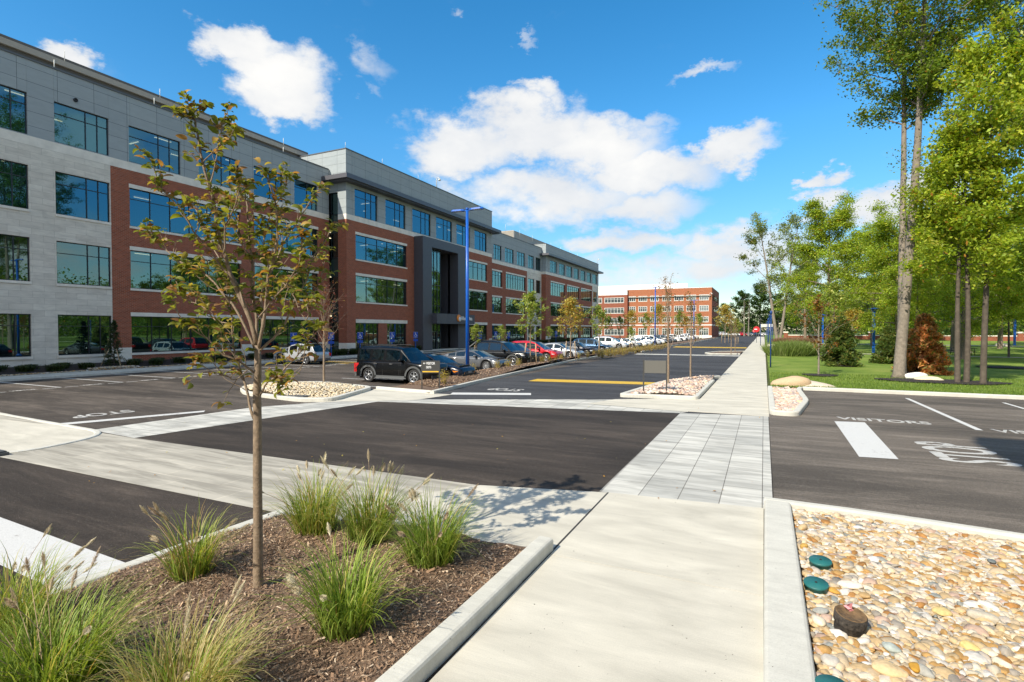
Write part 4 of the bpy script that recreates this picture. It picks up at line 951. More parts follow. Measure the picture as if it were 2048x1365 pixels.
# -- conifers --
def make_conifer(name,seed,h,r,palette,wts,nl,leaf,bare=.0,bark='bark_d'):
    rng=np.random.default_rng(seed); mb=MB(); mb.tube([(0,0,0),(0,0,h*.5),(0,0,h*.97)],[r*.055,r*.035,.01],7); C=[];tint=[]
    n=int(110*h/4)
    for i in range(n):
        t=(i+rng.uniform())/n; z=h*(.04+.93*t); R=r*(1-t)**.8*rng.uniform(.72,1.12)+.05; az=rng.uniform(0,6.28); p0=np.array([0,0,z]); 
        d=np.array([math.cos(az),math.sin(az),-.05+.35*t]); q=limb(rng,p0,d,R,.2,4,.05); mb.tube(q,[.018*(1-.2*k) for k in range(5)],4,cap=False)
        m=int(nl/n); u=rng.uniform(.2,1,m)**.7; P=np.array([q[min(3,int(a*4))]+(q[min(3,int(a*4))+1]-q[min(3,int(a*4))])*(a*4-min(3,int(a*4))) for a in u]); P+=rng.normal(size=(m,3))*np.array([.10,.10,.09])*r*.8
        C.append(P); tint.append(np.full((m,1),rng.uniform(.7,1.25)))
    C=np.vstack(C); tint=np.vstack(tint); V=leaf_quads(rng,C,leaf,.1,.26); c=leaf_cols(rng,len(C),palette,wts)*np.repeat(tint,4,axis=0)
    root=thing(name,None,None); mb.build('trunk',bark,root); np_mesh('crown',V,4,'leaf',c,root); return root
CON=[(.08,.14,.03),(.14,.20,.045),(.24,.24,.06),(.05,.085,.025)]
c1=make_conifer('conifer',61,3.5,1.35,CON,[3,3,2,1],20000,.30)
p=GL(1683,733); setup(c1,p,0,'olive green bushy conifer between the small orange-leaved tree and the lantern','conifer')
dup(c1,GL(1776,728),2.0,'dark green conifer just left of the tall twin tree trunk',.82)
bpy.context.scene.objects[-1] if False else None
c2=make_conifer('conifer',62,3.5,1.35,[(.70,.32,.12),(.74,.42,.19),(.20,.21,.05),(.38,.15,.06)],[4,3,3,2],20000,.32)
setup(c2,GL(1848,748),.4,'half-dead conifer with orange-brown drooping branches right of the tall tree','conifer')
# -- small trees with few leaves --
def small_tree(name,seed,h,r0,crown0,rad,palette,wts,nl,leaf,bark='bark_y',nlimb=16,spread=.12,up=.75,stakes=False,subs=4,prof=None):
    root=make_tree(name,seed,h,r0,crown0,prof or (lambda t:rad*(.55+.45*math.sin(math.pi*min(1,t+.15)))),palette,wts,nl,leaf,bark,nlimb=nlimb,spread=spread,up=up,subs=subs,wob=.015)
    if stakes:
        for sgn in (-1,1):
            m=MB(); m.tube([(sgn*.45,-.15*sgn,-.1),(sgn*.36,-.12*sgn,1.55)],[.035,.035],6); m.tube([(sgn*.36,-.12*sgn,1.4),(0,0,1.35)],[.008,.008],4); m.build('stake','wood',root)
    return root
s1=small_tree('small_tree',71,3.7,.05,.28,1.15,AUT,[4,2,3,2],1300,.12,'bark_l',18)
setup(s1,GL(1637,752),0,'small multi-stemmed tree with sparse orange leaves in a round mulch ring on the lawn')
m=MB(); 
def ring(name,px,py,rx,ry,label=None,mat='mulch_d'):
    x,y=G(px,py,.1); pts=[(x+rx*math.cos(a)*(1+.08*math.sin(3*a)),y+ry*math.sin(a)*(1+.06*math.cos(5*a))) for a in np.linspace(0,2*math.pi,40,endpoint=False)]
    grid_patch(name,pts,lambda u,v:lawnz(u,v)+.05+.05*max(0,1-((u-x)/rx)**2-((v-y)/ry)**2),.4,mat,.01)
ring('mulch_ring',1640,752,.9,.9); ring('mulch_ring',1883,765,2.75,1.3); ring('mulch_ring',1685,733,1.1,1.1); ring('mulch_ring',1848,747,1.6,1.5); ring('mulch_ring',2015,737,1.6,1.6)
# purple-twig tree on the left pebble island
s2=small_tree('bare_tree',72,4.05,.055,.36,1.15,[(.30,.10,.08),(.42,.30,.05),(.30,.08,.07)],[4,1,3],700,.07,'bark_y',26,.10,.9,subs=7)
x,y=G(648,770); setup(s2,(x,y,.1),0,'young tree with bare reddish twigs and few yellow leaves on the left pebble island')
# staked young trees in the mulch island
YL_=[(.27,.36,.07),(.38,.45,.1),(.18,.25,.05),(.48,.48,.15)]
YO=[(.48,.38,.08),(.56,.46,.12),(.36,.36,.08),(.5,.24,.06)]
prf=lambda a: (lambda t:a*(1.0-.78*t)*(.75+.5*min(1,t*4)))
y1=small_tree('young_tree',73,4.75,.05,.36,1.5,YL_,[3,3,2,1],2600,.17,stakes=True,nlimb=20,spread=.22,prof=prf(1.3))
y2=small_tree('young_tree',74,4.5,.055,.36,1.6,YO,[3,3,3,1],2600,.19,stakes=True,nlimb=20,spread=.28,prof=prf(1.6))
for o,px,py,hh,l in ((y1,1061,735,592,'narrow green young tree held between wooden stakes on the mulch strip'),(y2,1141,722,612,'bushy yellow young tree held between wooden stakes on the mulch strip')):
    x,y=G(px,py); setup(o,(x,y,.2),.4,l,group='staked young trees on the mulch strip')
x,y=G(1198,711.5); dup(y1,(x,y,.2),2.2,'third young green tree along the mulch strip, beside the silver car',.97)
x,y=G(1262,703); dup(y1,(x,y,.2),1.2,'small green tree among the low yellow shrubs of the mulch strip',.55)
for px,py,s,rz,k,l in ((1450,691,1.0,.3,y2,'tall yellowish tree at the far end of the road before the cross street'),(1474,700,.6,1.3,y1,'little tree at the end of the road beside the do-not-enter sign'),(1100,640,0,0,None,None)):
    if k is None: continue
    p=atD(px,690,110 if s>.9 else 100); dup(k,(p.x,p.y,0),rz,l,s*1.5)
# almost bare trees in the middle island
AU2=[(.34,.14,.03),(.36,.24,.04),(.2,.16,.03)]
b1=small_tree('bare_tree',75,4.55,.055,.34,.95,AU2,[3,2,2],420,.09,'bark_y',22,.12,1.15,subs=5)
x,y=G(1336,776); setup(b1,(x,y,.1),0,'nearly bare upright tree with a few orange leaves behind the blank grey sign')
b2=small_tree('bare_tree',76,4.1,.045,.36,.8,AU2,[3,2,2],420,.09,'bark_y',18,.12,1.1,subs=5)
x,y=G(1381,760); setup(b2,(x,y,.1),0,'thinner bare tree further back on the pink rock island')
x,y=G(1462,711); dup(b1,(x,y,.1),.8,'left one of two small trees on the far little island',.85)
x,y=G(1470,707); dup(b2,(x,y,.1),2.8,'right one of two small trees on the far little island',.85)
p=atD(1668,690,50); dup(y1,(p.x,p.y,.1),.6,'yellow-green leafy tree rising behind the olive conifer',1.35)
p=atD(1700,690,62); dup(y2,(p.x,p.y,.1),1.6,'small orange-yellow tree left of the blue lantern post',.95)
# trees by the facade of the office building
for px,D,s,rz,k,l in ((952,58,.62,0,y1,'small yellow-green tree right of the entrance by the wheelchair signs'),(1004,64,.6,1,y1,'second small yellow-green tree along the right part of the facade'),(1098,88,.6,2,y1,'slim dark green tree before the windows of the right wing')):
    p=atD(px,690,D); dup(k,(p.x,p.y,.1),rz,l,s)
yd=make_conifer('evergreen_tree',77,3.2,.62,[(.03,.06,.02),(.05,.085,.025)],[1,1],3500,.13)
p=onX(228,690,-40.3); setup(yd,(-40.3,p[0],.25),0,'small dark evergreen tied to three stakes before the brick pier','tree')
for a in (0,2.1,4.2):
    m=MB(); m.tube([(.75*math.cos(a),.75*math.sin(a),0),(.25*math.cos(a),.25*math.sin(a),1.25)],[.03,.03],6); m.build('stake','wood',yd)
# trees before the far brick building
fs=[(1218,0,.8),(1262,1,1.0),(1292,2,.9),(1316,3,1.2),(1358,4,1.0),(1372,5,.8),(1398,0.5,.9),(1240,2.5,.8)]
fl=['small tree at the left corner of the far brick building','slim tree before the dark brick wing of the far building','tree with a full crown left of the second light pole before the far building','green and orange tree right behind the second blue light pole','yellowish tree before the middle windows of the far brick building','low bushy tree before the far brick building, centre right','slender tree near the right end of the far brick building','young tree between the parked white cars and the far dark brick wing']
for (px,rz,s),l in zip(fs,fl):
    p=atD(px,690,150); dup(y2 if int(rz)%2 else y1,(p.x,p.y,0),rz,l,s*1.55)
# ---- dark woods at the end: individually placed dark trees in front + a mass behind ----
tW=make_tree('woodland_tree',81,17,.3,.18,lambda t:5.2*(.6+.4*math.sin(math.pi*min(1,t+.2)))*(1-.3*t),DK,[2,3,3,1],9000,.55,'bark_l',nlimb=24,spread=.8,subs=4,up=.2)
wl=['dark tree right beside the far brick building','second dark tree of the wood behind the end of the road','tallest dark tree of the far wood, with a pointed top','dark tree of the far wood behind the parked cars','rounded dark tree of the far wood above the do-not-enter sign','dark tree of the far wood left of the pale forked tree','far wood tree behind the pale forked tree','far wood tree behind the grass mound','far wood tree behind the broad bright tree','far wood tree at the back of the park left of the lantern','far wood tree behind the lantern','far wood tree behind the tall twin tree','far wood tree behind the brown conifer','far wood tree behind the picnic tables','far wood tree behind the old thick tree','far wood tree behind the three slender trunks','far wood tree near the right edge','last far wood tree at the right edge']
rr=random.Random(9)
for i,l in enumerate(wl):
    px=1448+i*36; D=rr.uniform(238,262) if i<7 else rr.uniform(150,215); s=rr.uniform(.9,1.12) if i not in (2,) else 1.3
    p=atD(px,690,D); loc=(p.x,p.y,0)
    if i==0: setup(tW,loc,0,l,group='dark trees of the far wood',scale=.8)
    else: dup(tW,loc,rr.uniform(0,6),l,s)
# wood mass
rng=np.random.default_rng(8)
nC=1500; cx=np.concatenate([rng.uniform(-140,330,900),rng.uniform(14,230,600)]); cy=np.concatenate([rng.uniform(285,330,900)-np.maximum(0,cx[:900]-60)*.35,rng.uniform(195,228,600)-cx[900:]*.33]); hh=np.clip(10+5*np.sin(cx*.06)+3*np.sin(cx*.19+1)+rng.normal(0,1.5,nC),5,20)
k=95; C=np.stack([np.repeat(cx,k)+rng.normal(0,3.0,nC*k),np.repeat(cy,k)+rng.normal(0,3,nC*k),np.repeat(hh,k)*rng.uniform(.03,1.0,nC*k)**.7+rng.normal(0,.8,nC*k)],1)
C=C[~((C[:,0]<-15)&(C[:,1]<300)&(C[:,0]>-100)&(C[:,1]<215))]
V=leaf_quads(rng,C,.85,.2,.8); c=leaf_cols(rng,len(C),DK+[(.10,.13,.03),(.22,.12,.03)],[2,3,3,2,1.2,.15])
o=np_mesh('woodland',V,4,'leaf',c); tag(o,None,None,None,'stuff')
nC=420; k=60; cx=rng.uniform(22,190,nC); cy=rng.uniform(156,178,nC)-cx*.15; hh=rng.uniform(4,9,nC)
C=np.stack([np.repeat(cx,k)+rng.normal(0,1.6,nC*k),np.repeat(cy,k)+rng.normal(0,1.5,nC*k),np.repeat(hh,k)*rng.uniform(.03,1.0,nC*k)],1)
V=leaf_quads(rng,C,.55,.2,.7); c=leaf_cols(rng,len(C),GREEN+[(.4,.3,.05)],[4,3,3,1,.3,.5])
o=np_mesh('undergrowth',V,4,'leaf',c); tag(o,None,None,None,'stuff')
# left side and behind: far treeline also for reflections
k=150; nC=420; cx=rng.uniform(62,120,nC); cy=rng.uniform(-60,150,nC); hh=rng.uniform(11,19,nC)
C=np.stack([np.repeat(cx,k)+rng.normal(0,3,nC*k),np.repeat(cy,k)+rng.normal(0,3,nC*k),np.repeat(hh,k)*rng.uniform(.03,1.0,nC*k)**.7],1)
V=leaf_quads(rng,C,.6,.2,.8); c=leaf_cols(rng,len(C),GREEN,[4,3,3,1,.3]); o=np_mesh('woodland',V,4,'leaf',c); tag(o,None,None,None,'stuff')
# pale bare trunks before the wood
for px,l in ((1488,'pale dead tree trunk standing before the dark far wood, left one'),(1497,'pale dead tree with forked top before the dark far wood')):
    p=atD(px,690,225); r=make_tree('dead_tree',90+px,15,.28,.45,lambda t:2.0,AUT,[1,1,1,1],60,.2,'bark_l',nlimb=10,up=.9,subs=2); setup(r,(p.x,p.y,0),0,l)
# ================= HERO TREE =================
def hero_tree():
    rng=np.random.default_rng(101); bx,by=G(517,1183,.06); D0=(bx*CF.x+by*CF.y); 
    root=thing('ornamental_tree','slim young tree with sparse curling yellow-green leaves in the near mulch bed','tree',(bx,by,0))
    o0=Vector((bx,by,0))
    def W(px,py,dd=0.0):
        d=ray(px,py); D=D0+dd; dn=d.x*CF.x+d.y*CF.y; return Vector((d.x*D/dn,d.y*D/dn,d.z*D/dn+H0))-o0
    mb=MB(); 
    tr=[(517,1200,0),(517,1183,0),(516,1140,0),(516,1050,0),(515,950,.0),(515,850,0),(514,790,0),(516,735,0),(515,691,0)]
    # trunk stands upright: correct x drift by using real verticals
    P=[W(a,b,c) for a,b,c in tr]; mb.tube(P,[.075,.054,.048,.045,.043,.042,.040,.035,.030],12)
    limbs=[([(515,691),(490,615),(463,555),(449,508),(435,457),(428,405),(419,377),(405,325),(395,268),(390,242),(380,226)],.030,(-.0,-.25)),
     ([(515,700),(512,640),(505,578),(503,518),(498,461),(494,414),(490,372)],.022,(.05,.35)),
     ([(517,700),(531,620),(536,555),(550,508),(555,461),(550,405),(531,346)],.022,(0,-.35)),
     ([(520,700),(540,683),(559,663),(588,611),(611,564),(625,518),(648,485),(662,457)],.018,(0,.25)),
     ([(517,800),(530,772),(555,752),(588,719),(612,690),(640,655)],.012,(0,-.3)),
     ([(514,748),(498,738),(475,719),(447,710),(414,677),(391,663),(358,630),(344,583)],.014,(0,-.35)),
     ([(514,705),(475,625),(440,580),(410,548),(381,536),(353,518),(320,489),(292,468)],.017,(0,.3)),
     ([(466,560),(437,527),(405,485),(386,461),(367,424),(344,400),(318,370),(305,322)],.013,(-.05,-.4)),
     ([(508,840),(495,790),(480,733),(468,696),(463,649),(461,602),(455,560)],.017,(0,.4)),
     ([(536,560),(553,520),(569,485),(597,442),(620,405),(640,378)],.013,(-.1,.1)),
     ([(519,690),(524,640),(522,590),(533,540),(528,480),(540,430),(569,380),(575,350)],.017,(0,.55)),
     ([(449,508),(452,455),(470,410),(478,370),(470,345)],.010,(-.2,-.5)),
     ([(419,377),(430,335),(437,290),(444,255),(450,225)],.008,(-.2,-.1)),
     ([(405,325),(430,300),(455,278),(468,262)],.006,(-.2,-.3)),
     ([(536,555),(560,560),(590,600),(612,640),(618,600)],.006,(-.1,-.4)),
     ([(588,611),(620,600),(640,560),(650,520)],.006,(0,.35)),
     ([(463,649),(430,640),(400,610),(372,600),(350,560)],.008,(.3,.6)),
     ([(498,738),(470,760),(452,752),(420,742),(395,720)],.006,(-.1,-.5)),
     ([(503,518),(480,480),(470,430),(452,395)],.008,(.2,.6)),
     ([(612,690),(600,740),(570,770)],.004,(-.3,-.3)),
     ([(490,615),(470,560),(440,520),(415,470),(400,440),(385,405)],.011,(-.1,.5)),
     ([(515,640),(545,600),(580,560),(600,520),(605,470)],.010,(0,-.6))]
    tips=[]
    for pts,r,(d0,d1) in limbs:
        n=len(pts); Q=[W(a,b,d0+(d1-d0)*i/(n-1)) for i,(a,b) in enumerate(pts)]
        # wobble-free Catmull refinement
        R=[]
        for i in range(n-1):
            p0=Q[max(0,i-1)]; p1=Q[i]; p2=Q[i+1]; p3=Q[min(n-1,i+2)]
            for t in (0,.33,.66): R.append(.5*((2*p1)+(p2-p0)*t+(2*p0-5*p1+4*p2-p3)*t*t+(3*p1-p0-3*p2+p3)*t**3)+Vector(rng.normal(size=3)*.004))
        R.append(Q[-1]); k=len(R); r*=.74; rad=[r*(1-.78*i/(k-1))+.0015 for i in range(k)]; mb.tube(R,rad,8)
        Ltot=sum((R[i+1]-R[i]).length for i in range(k-1)); m=max(3,int(Ltot*12))
        for j in range(m):
            u=.16+.84*(j+rng.uniform())/m; a=min(k-2,int(u*(k-1))); p=R[a]+(R[a+1]-R[a])*(u*(k-1)-a); t=(R[a+1]-R[a]).normalized()
            sd=t.cross(Vector(rng.normal(size=3))).normalized(); d=(t*.8+sd*.75+Vector((0,0,.35))).normalized(); L=rng.uniform(.06,.32)*(1.15-.68*u)
            q=[p]
            for s in range(4): d=(d+Vector(rng.normal(size=3))*.14+Vector((0,0,.06))).normalized(); q.append(q[-1]+d*L/4)
            mb.tube(q,[.0048,.0042,.0036,.003,.0018],5,cap=False); tips.append((q[-1],d,L)); tips.append((q[2],d,L))
            if rng.uniform()<.45:
                d2=(d+Vector(rng.normal(size=3))*.7).normalized(); q2=[q[2]]
                for s in range(3): d2=(d2+Vector((0,0,.1))).normalized(); q2.append(q2[-1]+d2*L*.22)
                mb.tube(q2,[.003,.0026,.002,.0014],4,cap=False); tips.append((q2[-1],d2,L))
        tips.append((R[-1],(R[-1]-R[-2]).normalized(),.3)); tips.append((R[-1],(R[-1]-R[-2]).normalized(),.3))
    mb.build('trunk','bark_y',root)
    # leaves: curled folded blades of 3x2 quads
    V=[];F=[];Cc=[]; pal=np.array([(.17,.20,.03),(.23,.25,.04),(.11,.14,.025),(.33,.27,.06),(.34,.18,.06),(.22,.12,.055),(.46,.33,.2)]); w=np.array([5,4,3,2.2,1.1,1.4,.6]); w/=w.sum()
    for p,d,L in tips:
        for q in range(rng.integers(1,6) if rng.uniform()<.88 else 0):
            s=rng.uniform(.042,.09); az=rng.uniform(0,6.28); dirn=Vector((math.cos(az),math.sin(az),rng.uniform(-.3,.6))).normalized(); dirn=(dirn+d*.4).normalized()
            side=dirn.cross(Vector((0,0,1))+Vector(rng.normal(size=3))*.5).normalized(); nn=side.cross(dirn); c=pal[rng.choice(len(pal),p=w)]*rng.uniform(.8,1.2)
            base=p+Vector(rng.normal(size=3))*.012; o=len(V); cur=rng.uniform(.5,1.9); k=6; pos=base+dirn*.012; ang=0
            for i in range(k):
                t=i/(k-1); wd=s*.36*math.sin(math.pi*min(1,.08+t*.92))**.8*(1-.25*t); dd=(dirn*math.cos(ang)-nn*math.sin(ang)); n2=(nn*math.cos(ang)+dirn*math.sin(ang))
                V.append(pos-side*wd+n2*wd*.45); V.append(pos); V.append(pos+side*wd+n2*wd*.45); Cc+= [c*.95,c*1.1,c*1.0]
                pos=pos+dd*s/(k-1)*1.3; ang+=cur/(k-1)
            for i in range(k-1):
                a=o+i*3; F.append((a,a+1,a+4,a+3)); F.append((a+1,a+2,a+5,a+4))
    np_mesh('leaves',np.array([tuple(v) for v in V]),4,'leaf',np.array(Cc),root,faces=np.array(F))
hero_tree()
# ================= ORNAMENTAL GRASSES =================
def make_grass(name,seed,n,h,spread,pal,wts,width=.0065,heads=10,headh=1.25,loc=(0,0,0),lean=(0,0),label=None,hs=1.0,dry=.0,gsc=1.52):
    rng=np.random.default_rng(seed); k=7
    az=rng.uniform(0,2*np.pi,n); r0=rng.uniform(0,1,n)**.5*spread*.28; L=h*rng.uniform(.55,1.25,n); el0=np.clip(rng.normal(1.25,.2,n),.5,1.57); bend=rng.uniform(.9,2.5,n)*(1.6-el0*.3)
    P=np.stack([r0*np.cos(az),r0*np.sin(az),np.zeros(n)],1); az2=az+rng.normal(0,.7,n)
    W=width*1.3*rng.uniform(.6,1.25,n); V=np.empty((n,k,2,3)); side=np.stack([-np.sin(az2),np.cos(az2),np.zeros(n)],1); el=el0.copy(); lx=np.array([lean[0],lean[1],0])
    for i in range(k):
        t=i/(k-1); ww=W*(1-t**1.6)+.0006; V[:,i,0]=P-side*ww[:,None]*.5; V[:,i,1]=P+side*ww[:,None]*.5
        d=np.stack([np.cos(az2)*np.cos(el),np.sin(az2)*np.cos(el),np.sin(el)],1)+lx*t; P=P+d*(L/(k-1))[:,None]; el=el-bend*(t+.15)**1.3/(k-1)*1.5
    V[:,:,:,2]=np.maximum(V[:,:,:,2],.005)
    pal=np.array(pal); c=pal[rng.choice(len(pal),size=n,p=np.array(wts)/sum(wts))]*rng.uniform(.75,1.2,(n,1)); c=np.repeat(c[:,None],k,1)
    tt=np.linspace(0,1,k)[None,:,None]; c=c*(1+.25*tt)+np.array([.10,.06,.0])*(tt**3)*.6; C=np.repeat(c[:,:,None],2,2).reshape(-1,3)
    base=(np.arange(n)*k*2)[:,None]; q=[]
    for i in range(k-1): q.append(np.concatenate([base+2*i,base+2*i+1,base+2*i+3,base+2*i+2],1))
    F=np.stack(q,1).reshape(-1,4)
    root=thing(name,label,'grass clump',loc,0,'ornamental grass clumps in the near mulch bed'); root.scale=(gsc,)*3; np_mesh('blades',V.reshape(-1,3),4,'grassblade',C,root,faces=F)
    # seed heads: bristly spikes on thin stalks
    if heads:
        mb=MB(); HV=[];HC=[]
        for i in range(heads):
            a=rng.uniform(0,6.28); tilt=rng.uniform(.1,.62); H=h*headh*rng.uniform(.75,1.15); d=Vector((math.cos(a)*math.sin(tilt)+lean[0]*.6,math.sin(a)*math.sin(tilt)+lean[1]*.6,math.cos(tilt))).normalized(); p=Vector((rng.normal()*.05,rng.normal()*.05,0)); q=[p]
            for s in range(5): d=(d+Vector((math.cos(a)*.07,math.sin(a)*.07,-.04))).normalized(); q.append(q[-1]+d*H/5)
            mb.tube(q,[.0022]*5+[.0015],4,cap=False)
            e=q[-1]; dd=d; hl=rng.uniform(.08,.13)*hs; nb=320; t=rng.uniform(0,1,nb); rad=.0125*hs*np.sin(np.pi*np.clip(t*.9+.08,0,1)); ang=rng.uniform(0,6.28,nb)
            u=Vector((1,0,0)).cross(dd).normalized(); v=dd.cross(u); u=np.array(u);v=np.array(v);D=np.array(dd); E=np.array(e)-D*hl*.2
            out=u[None]*np.cos(ang)[:,None]+v[None]*np.sin(ang)[:,None]; b=E[None]+D[None]*(t*hl)[:,None]+out*rad[:,None]*.3; tip=b+out*rad[:,None]*1.3+D[None]*.016; sd=np.cross(out,D[None])*.0013
            HV.append(np.stack([b-sd,b+sd,tip],1).reshape(-1,3)); hc=np.array([(.74,.64,.44),(.64,.53,.36),(.78,.70,.5),(.52,.4,.27)][rng.integers(4)]); HC.append(np.tile(hc,(nb*3,1))*rng.uniform(.8,1.2,(nb*3,1)))
        mb.build('stalks','wood',root); np_mesh('seed_heads',np.vstack(HV),3,'seed',np.vstack(HC),root)
    return root
GR=[(.18,.28,.045),(.28,.37,.075),(.12,.19,.03),(.46,.44,.15),(.40,.28,.11)]
GW=[5,4,3,1.2,.4]; DRY=[5,4,2,5,3]
def gp(px,py): x,y=G(px,py,.1); return (x,y,bedz(x,y)-.01)
x8,y8,z8=gp(682,1262)
make_grass('ornamental_grass',201,430,.50,.50,GR,GW,.0075,7,1.12,gp(690,1262),(-.05,.05),'bright green grass clump with arching blades right of the tree, nearest of the four small clumps')
make_grass('ornamental_grass',202,620,.50,.6,GR,GW,.006,9,1.1,gp(862,1122),(.08,0),'full green grass clump at the right, by the rounded kerb end of the mulch bed')
make_grass('ornamental_grass',203,520,.52,.6,GR,[4,3,4,2,1],.006,12,1.15,gp(742,1083),(.03,0),'middle grass clump at the back edge of the mulch bed with brownish seed heads')
make_grass('ornamental_grass',204,560,.52,.6,GR,[3,4,3,4,1],.006,10,1.15,gp(632,1062),(-.0,0),'left grass clump at the back edge of the mulch bed, just right of the tree trunk')
make_grass('ornamental_grass',205,300,.46,.4,GR,[3,3,4,2,2],.006,9,1.15,gp(382,1158),(.0,0),'small grass clump left of the tree trunk against the kerb')
make_grass('ornamental_grass',206,900,.54,.9,GR,[6,5,3,1,.3],.0075,16,1.25,gp(95,1400),(.10,.03),'large lush green grass clump in the lower left corner',gsc=1.25)
make_grass('ornamental_grass',207,900,.50,.85,[(.40,.36,.16),(.52,.46,.24),(.20,.32,.05),(.34,.25,.1)],[3,4,4,1.5],.0055,7,1.1,gp(365,1425),(.20,.06),'straw-coloured dry grass clump at the bottom of the view, blades swept to the right',gsc=1.2)
make_grass('ornamental_grass',208,600,.60,.8,GR,[4,4,4,3,1],.007,16,1.2,gp(25,1255),(-.02,.03),'grass clump with many seed heads beyond the corner clump, leaning over the kerb at the left edge',gsc=1.1)
# grass mound far right + pink grass
def mound(name,seed,n,h,r,loc,pal,wts,label,group=None,sc=1):
    rng=np.random.default_rng(seed); a=rng.uniform(0,6.28,n); rr=np.sqrt(rng.uniform(0,1,n))*r*.8; B=np.stack([rr*np.cos(a)*1.3,rr*np.sin(a),np.zeros(n)],1); out=B/(r+1e-6)*.9
    hh=h*rng.uniform(.6,1.1,n)*(1-.35*(rr/r)**2); m=B+out*.35+np.stack([rng.normal(0,.08,n),rng.normal(0,.08,n),hh*.6],1); tip=m+out*.35+np.stack([rng.normal(0,.1,n),rng.normal(0,.1,n),hh*.4],1); s=rng.normal(size=(n,3)); s[:,2]=0; s/=np.linalg.norm(s,axis=1)[:,None]; s*=.022*sc
    V=np.stack([B-s,B+s,m+s*.8,m-s*.8, m-s*.8,m+s*.8,tip+s*.1,tip-s*.1],1).reshape(-1,3); pal=np.array(pal); c=pal[rng.choice(len(pal),size=n,p=np.array(wts)/sum(wts))]*rng.uniform(.7,1.25,(n,1)); C=np.repeat(c,8,axis=0)
    root=thing(name,label,'grass clump',loc,0,group); np_mesh('blades',V,4,'grassblade',C,root); return root
i=0
for px,py,s,l in ((1569,712,.92,'left part of the tall green ornamental grass mound by the walk'),(1583,712,1.05,'middle of the tall green ornamental grass mound by the walk'),(1603,710,.9,'right part of the tall green ornamental grass mound by the walk')):
    x,y=G(px,py,.1); mound('ornamental_grass',301+i,3200,1.55*s,1.55,(x,y,.1),[(.20,.28,.07),(.28,.36,.11),(.12,.18,.045),(.40,.44,.2)],[3,3,2,1],l,'green grass mound by the walk'); i+=1
for px,py,l in ((1572,691,'pinkish feathery grass patch behind the green grass mound, left'),(1592,691,'pinkish feathery grass patch behind the green grass mound, right'),(1610,692,'pinkish feathery grass patch next to the orange-leaved tree')):
    x,y=G(px,py,.1); mound('feather_grass',320+i,2600,1.35,1.7,(x,y,.1),[(.34,.18,.14),(.42,.27,.18),(.2,.2,.07)],[3,2,1.5],l,'pinkish grasses behind the mound',2); i+=1
# low shrubs of the mulch strip
def shrub(name,seed,h,r,pal,wts,nl,leaf,loc,label,group):
    rng=np.random.default_rng(seed); mb=MB(); C=[]
    for i in range(14):
        a=rng.uniform(0,6.28); q=limb(rng,(rng.normal()*.04,rng.normal()*.04,0),(math.cos(a)*.5,math.sin(a)*.5,1),h*rng.uniform(.7,1.05),.25,4,.2); mb.tube(q,[.010,.009,.007,.005,.003],4,cap=False); C+=q[1:]
    C=np.array(C)*np.array([r/ (h*.5),r/(h*.5),1]); idx=rng.integers(0,len(C),nl); P=C[idx]+rng.normal(size=(nl,3))*.05*h/.6
    root=thing(name,label,'shrub',loc,0,group); mb.build('stems','bark_y',root); np_mesh('leaves',leaf_quads(rng,P,leaf,.3),4,'leaf',leaf_cols(rng,nl,pal,wts),root); return root
SH=[(.50,.40,.08),(.38,.36,.09),(.60,.52,.10),(.42,.24,.09)]
sh0=shrub('low_shrub',401,.75,.24,SH,[3,2,2,1.5],420,.06,(0,0,0),None,'low shrubs planted along the mulch strip')
SP=[(888,768,'first shrub by the visitor sign post'),(917,757,'shrub just left of the blue light pole'),(944,752,'shrub just right of the blue light pole'),(996,742,'shrub in front of the grey coupe wheel'),(1016,739,'shrub before the black pickup, left one'),(1036,737,'shrub left of the first wooden stakes'),(1085,729,'shrub between the stakes and the red car'),(1100,727,'shrub before the red car front wheel'),(1111,725,'shrub before the red car bumper'),(1122,723,'shrub right of the red car bumper'),(1158,718,'shrub right of the second staked tree'),(1175,715,'shrub before the dark blue sport utility car'),(1187,712,'shrub before the blue car headlamp')]
for i,(px,py,l) in enumerate(SP):
    x,y=G(px,py,.15); z=.12
    s=.95 if i<7 else .85
    o=sh0 if i==0 else dup(sh0,(0,0,0)); o.location=(x,y,z); o.rotation_euler=(0,0,i*1.7); o.scale=(s,s,s); o['label']=l+', yellowish low plant'
rr=random.Random(4)
for i in range(34):
    px=1197+i*4.1; py=713-(px-1197)*.128+rr.uniform(-1.5,2.5)+(0 if i%2 else 1.5)
    x,y=G(px,py,.15); 
    if x<-16.4: x=-16.3+rr.uniform(0,1)
    dup(sh0,(x,y,.12),rr.uniform(0,6),'small yellow shrub among many alike in the far part of the mulch strip',rr.uniform(.8,1.25))
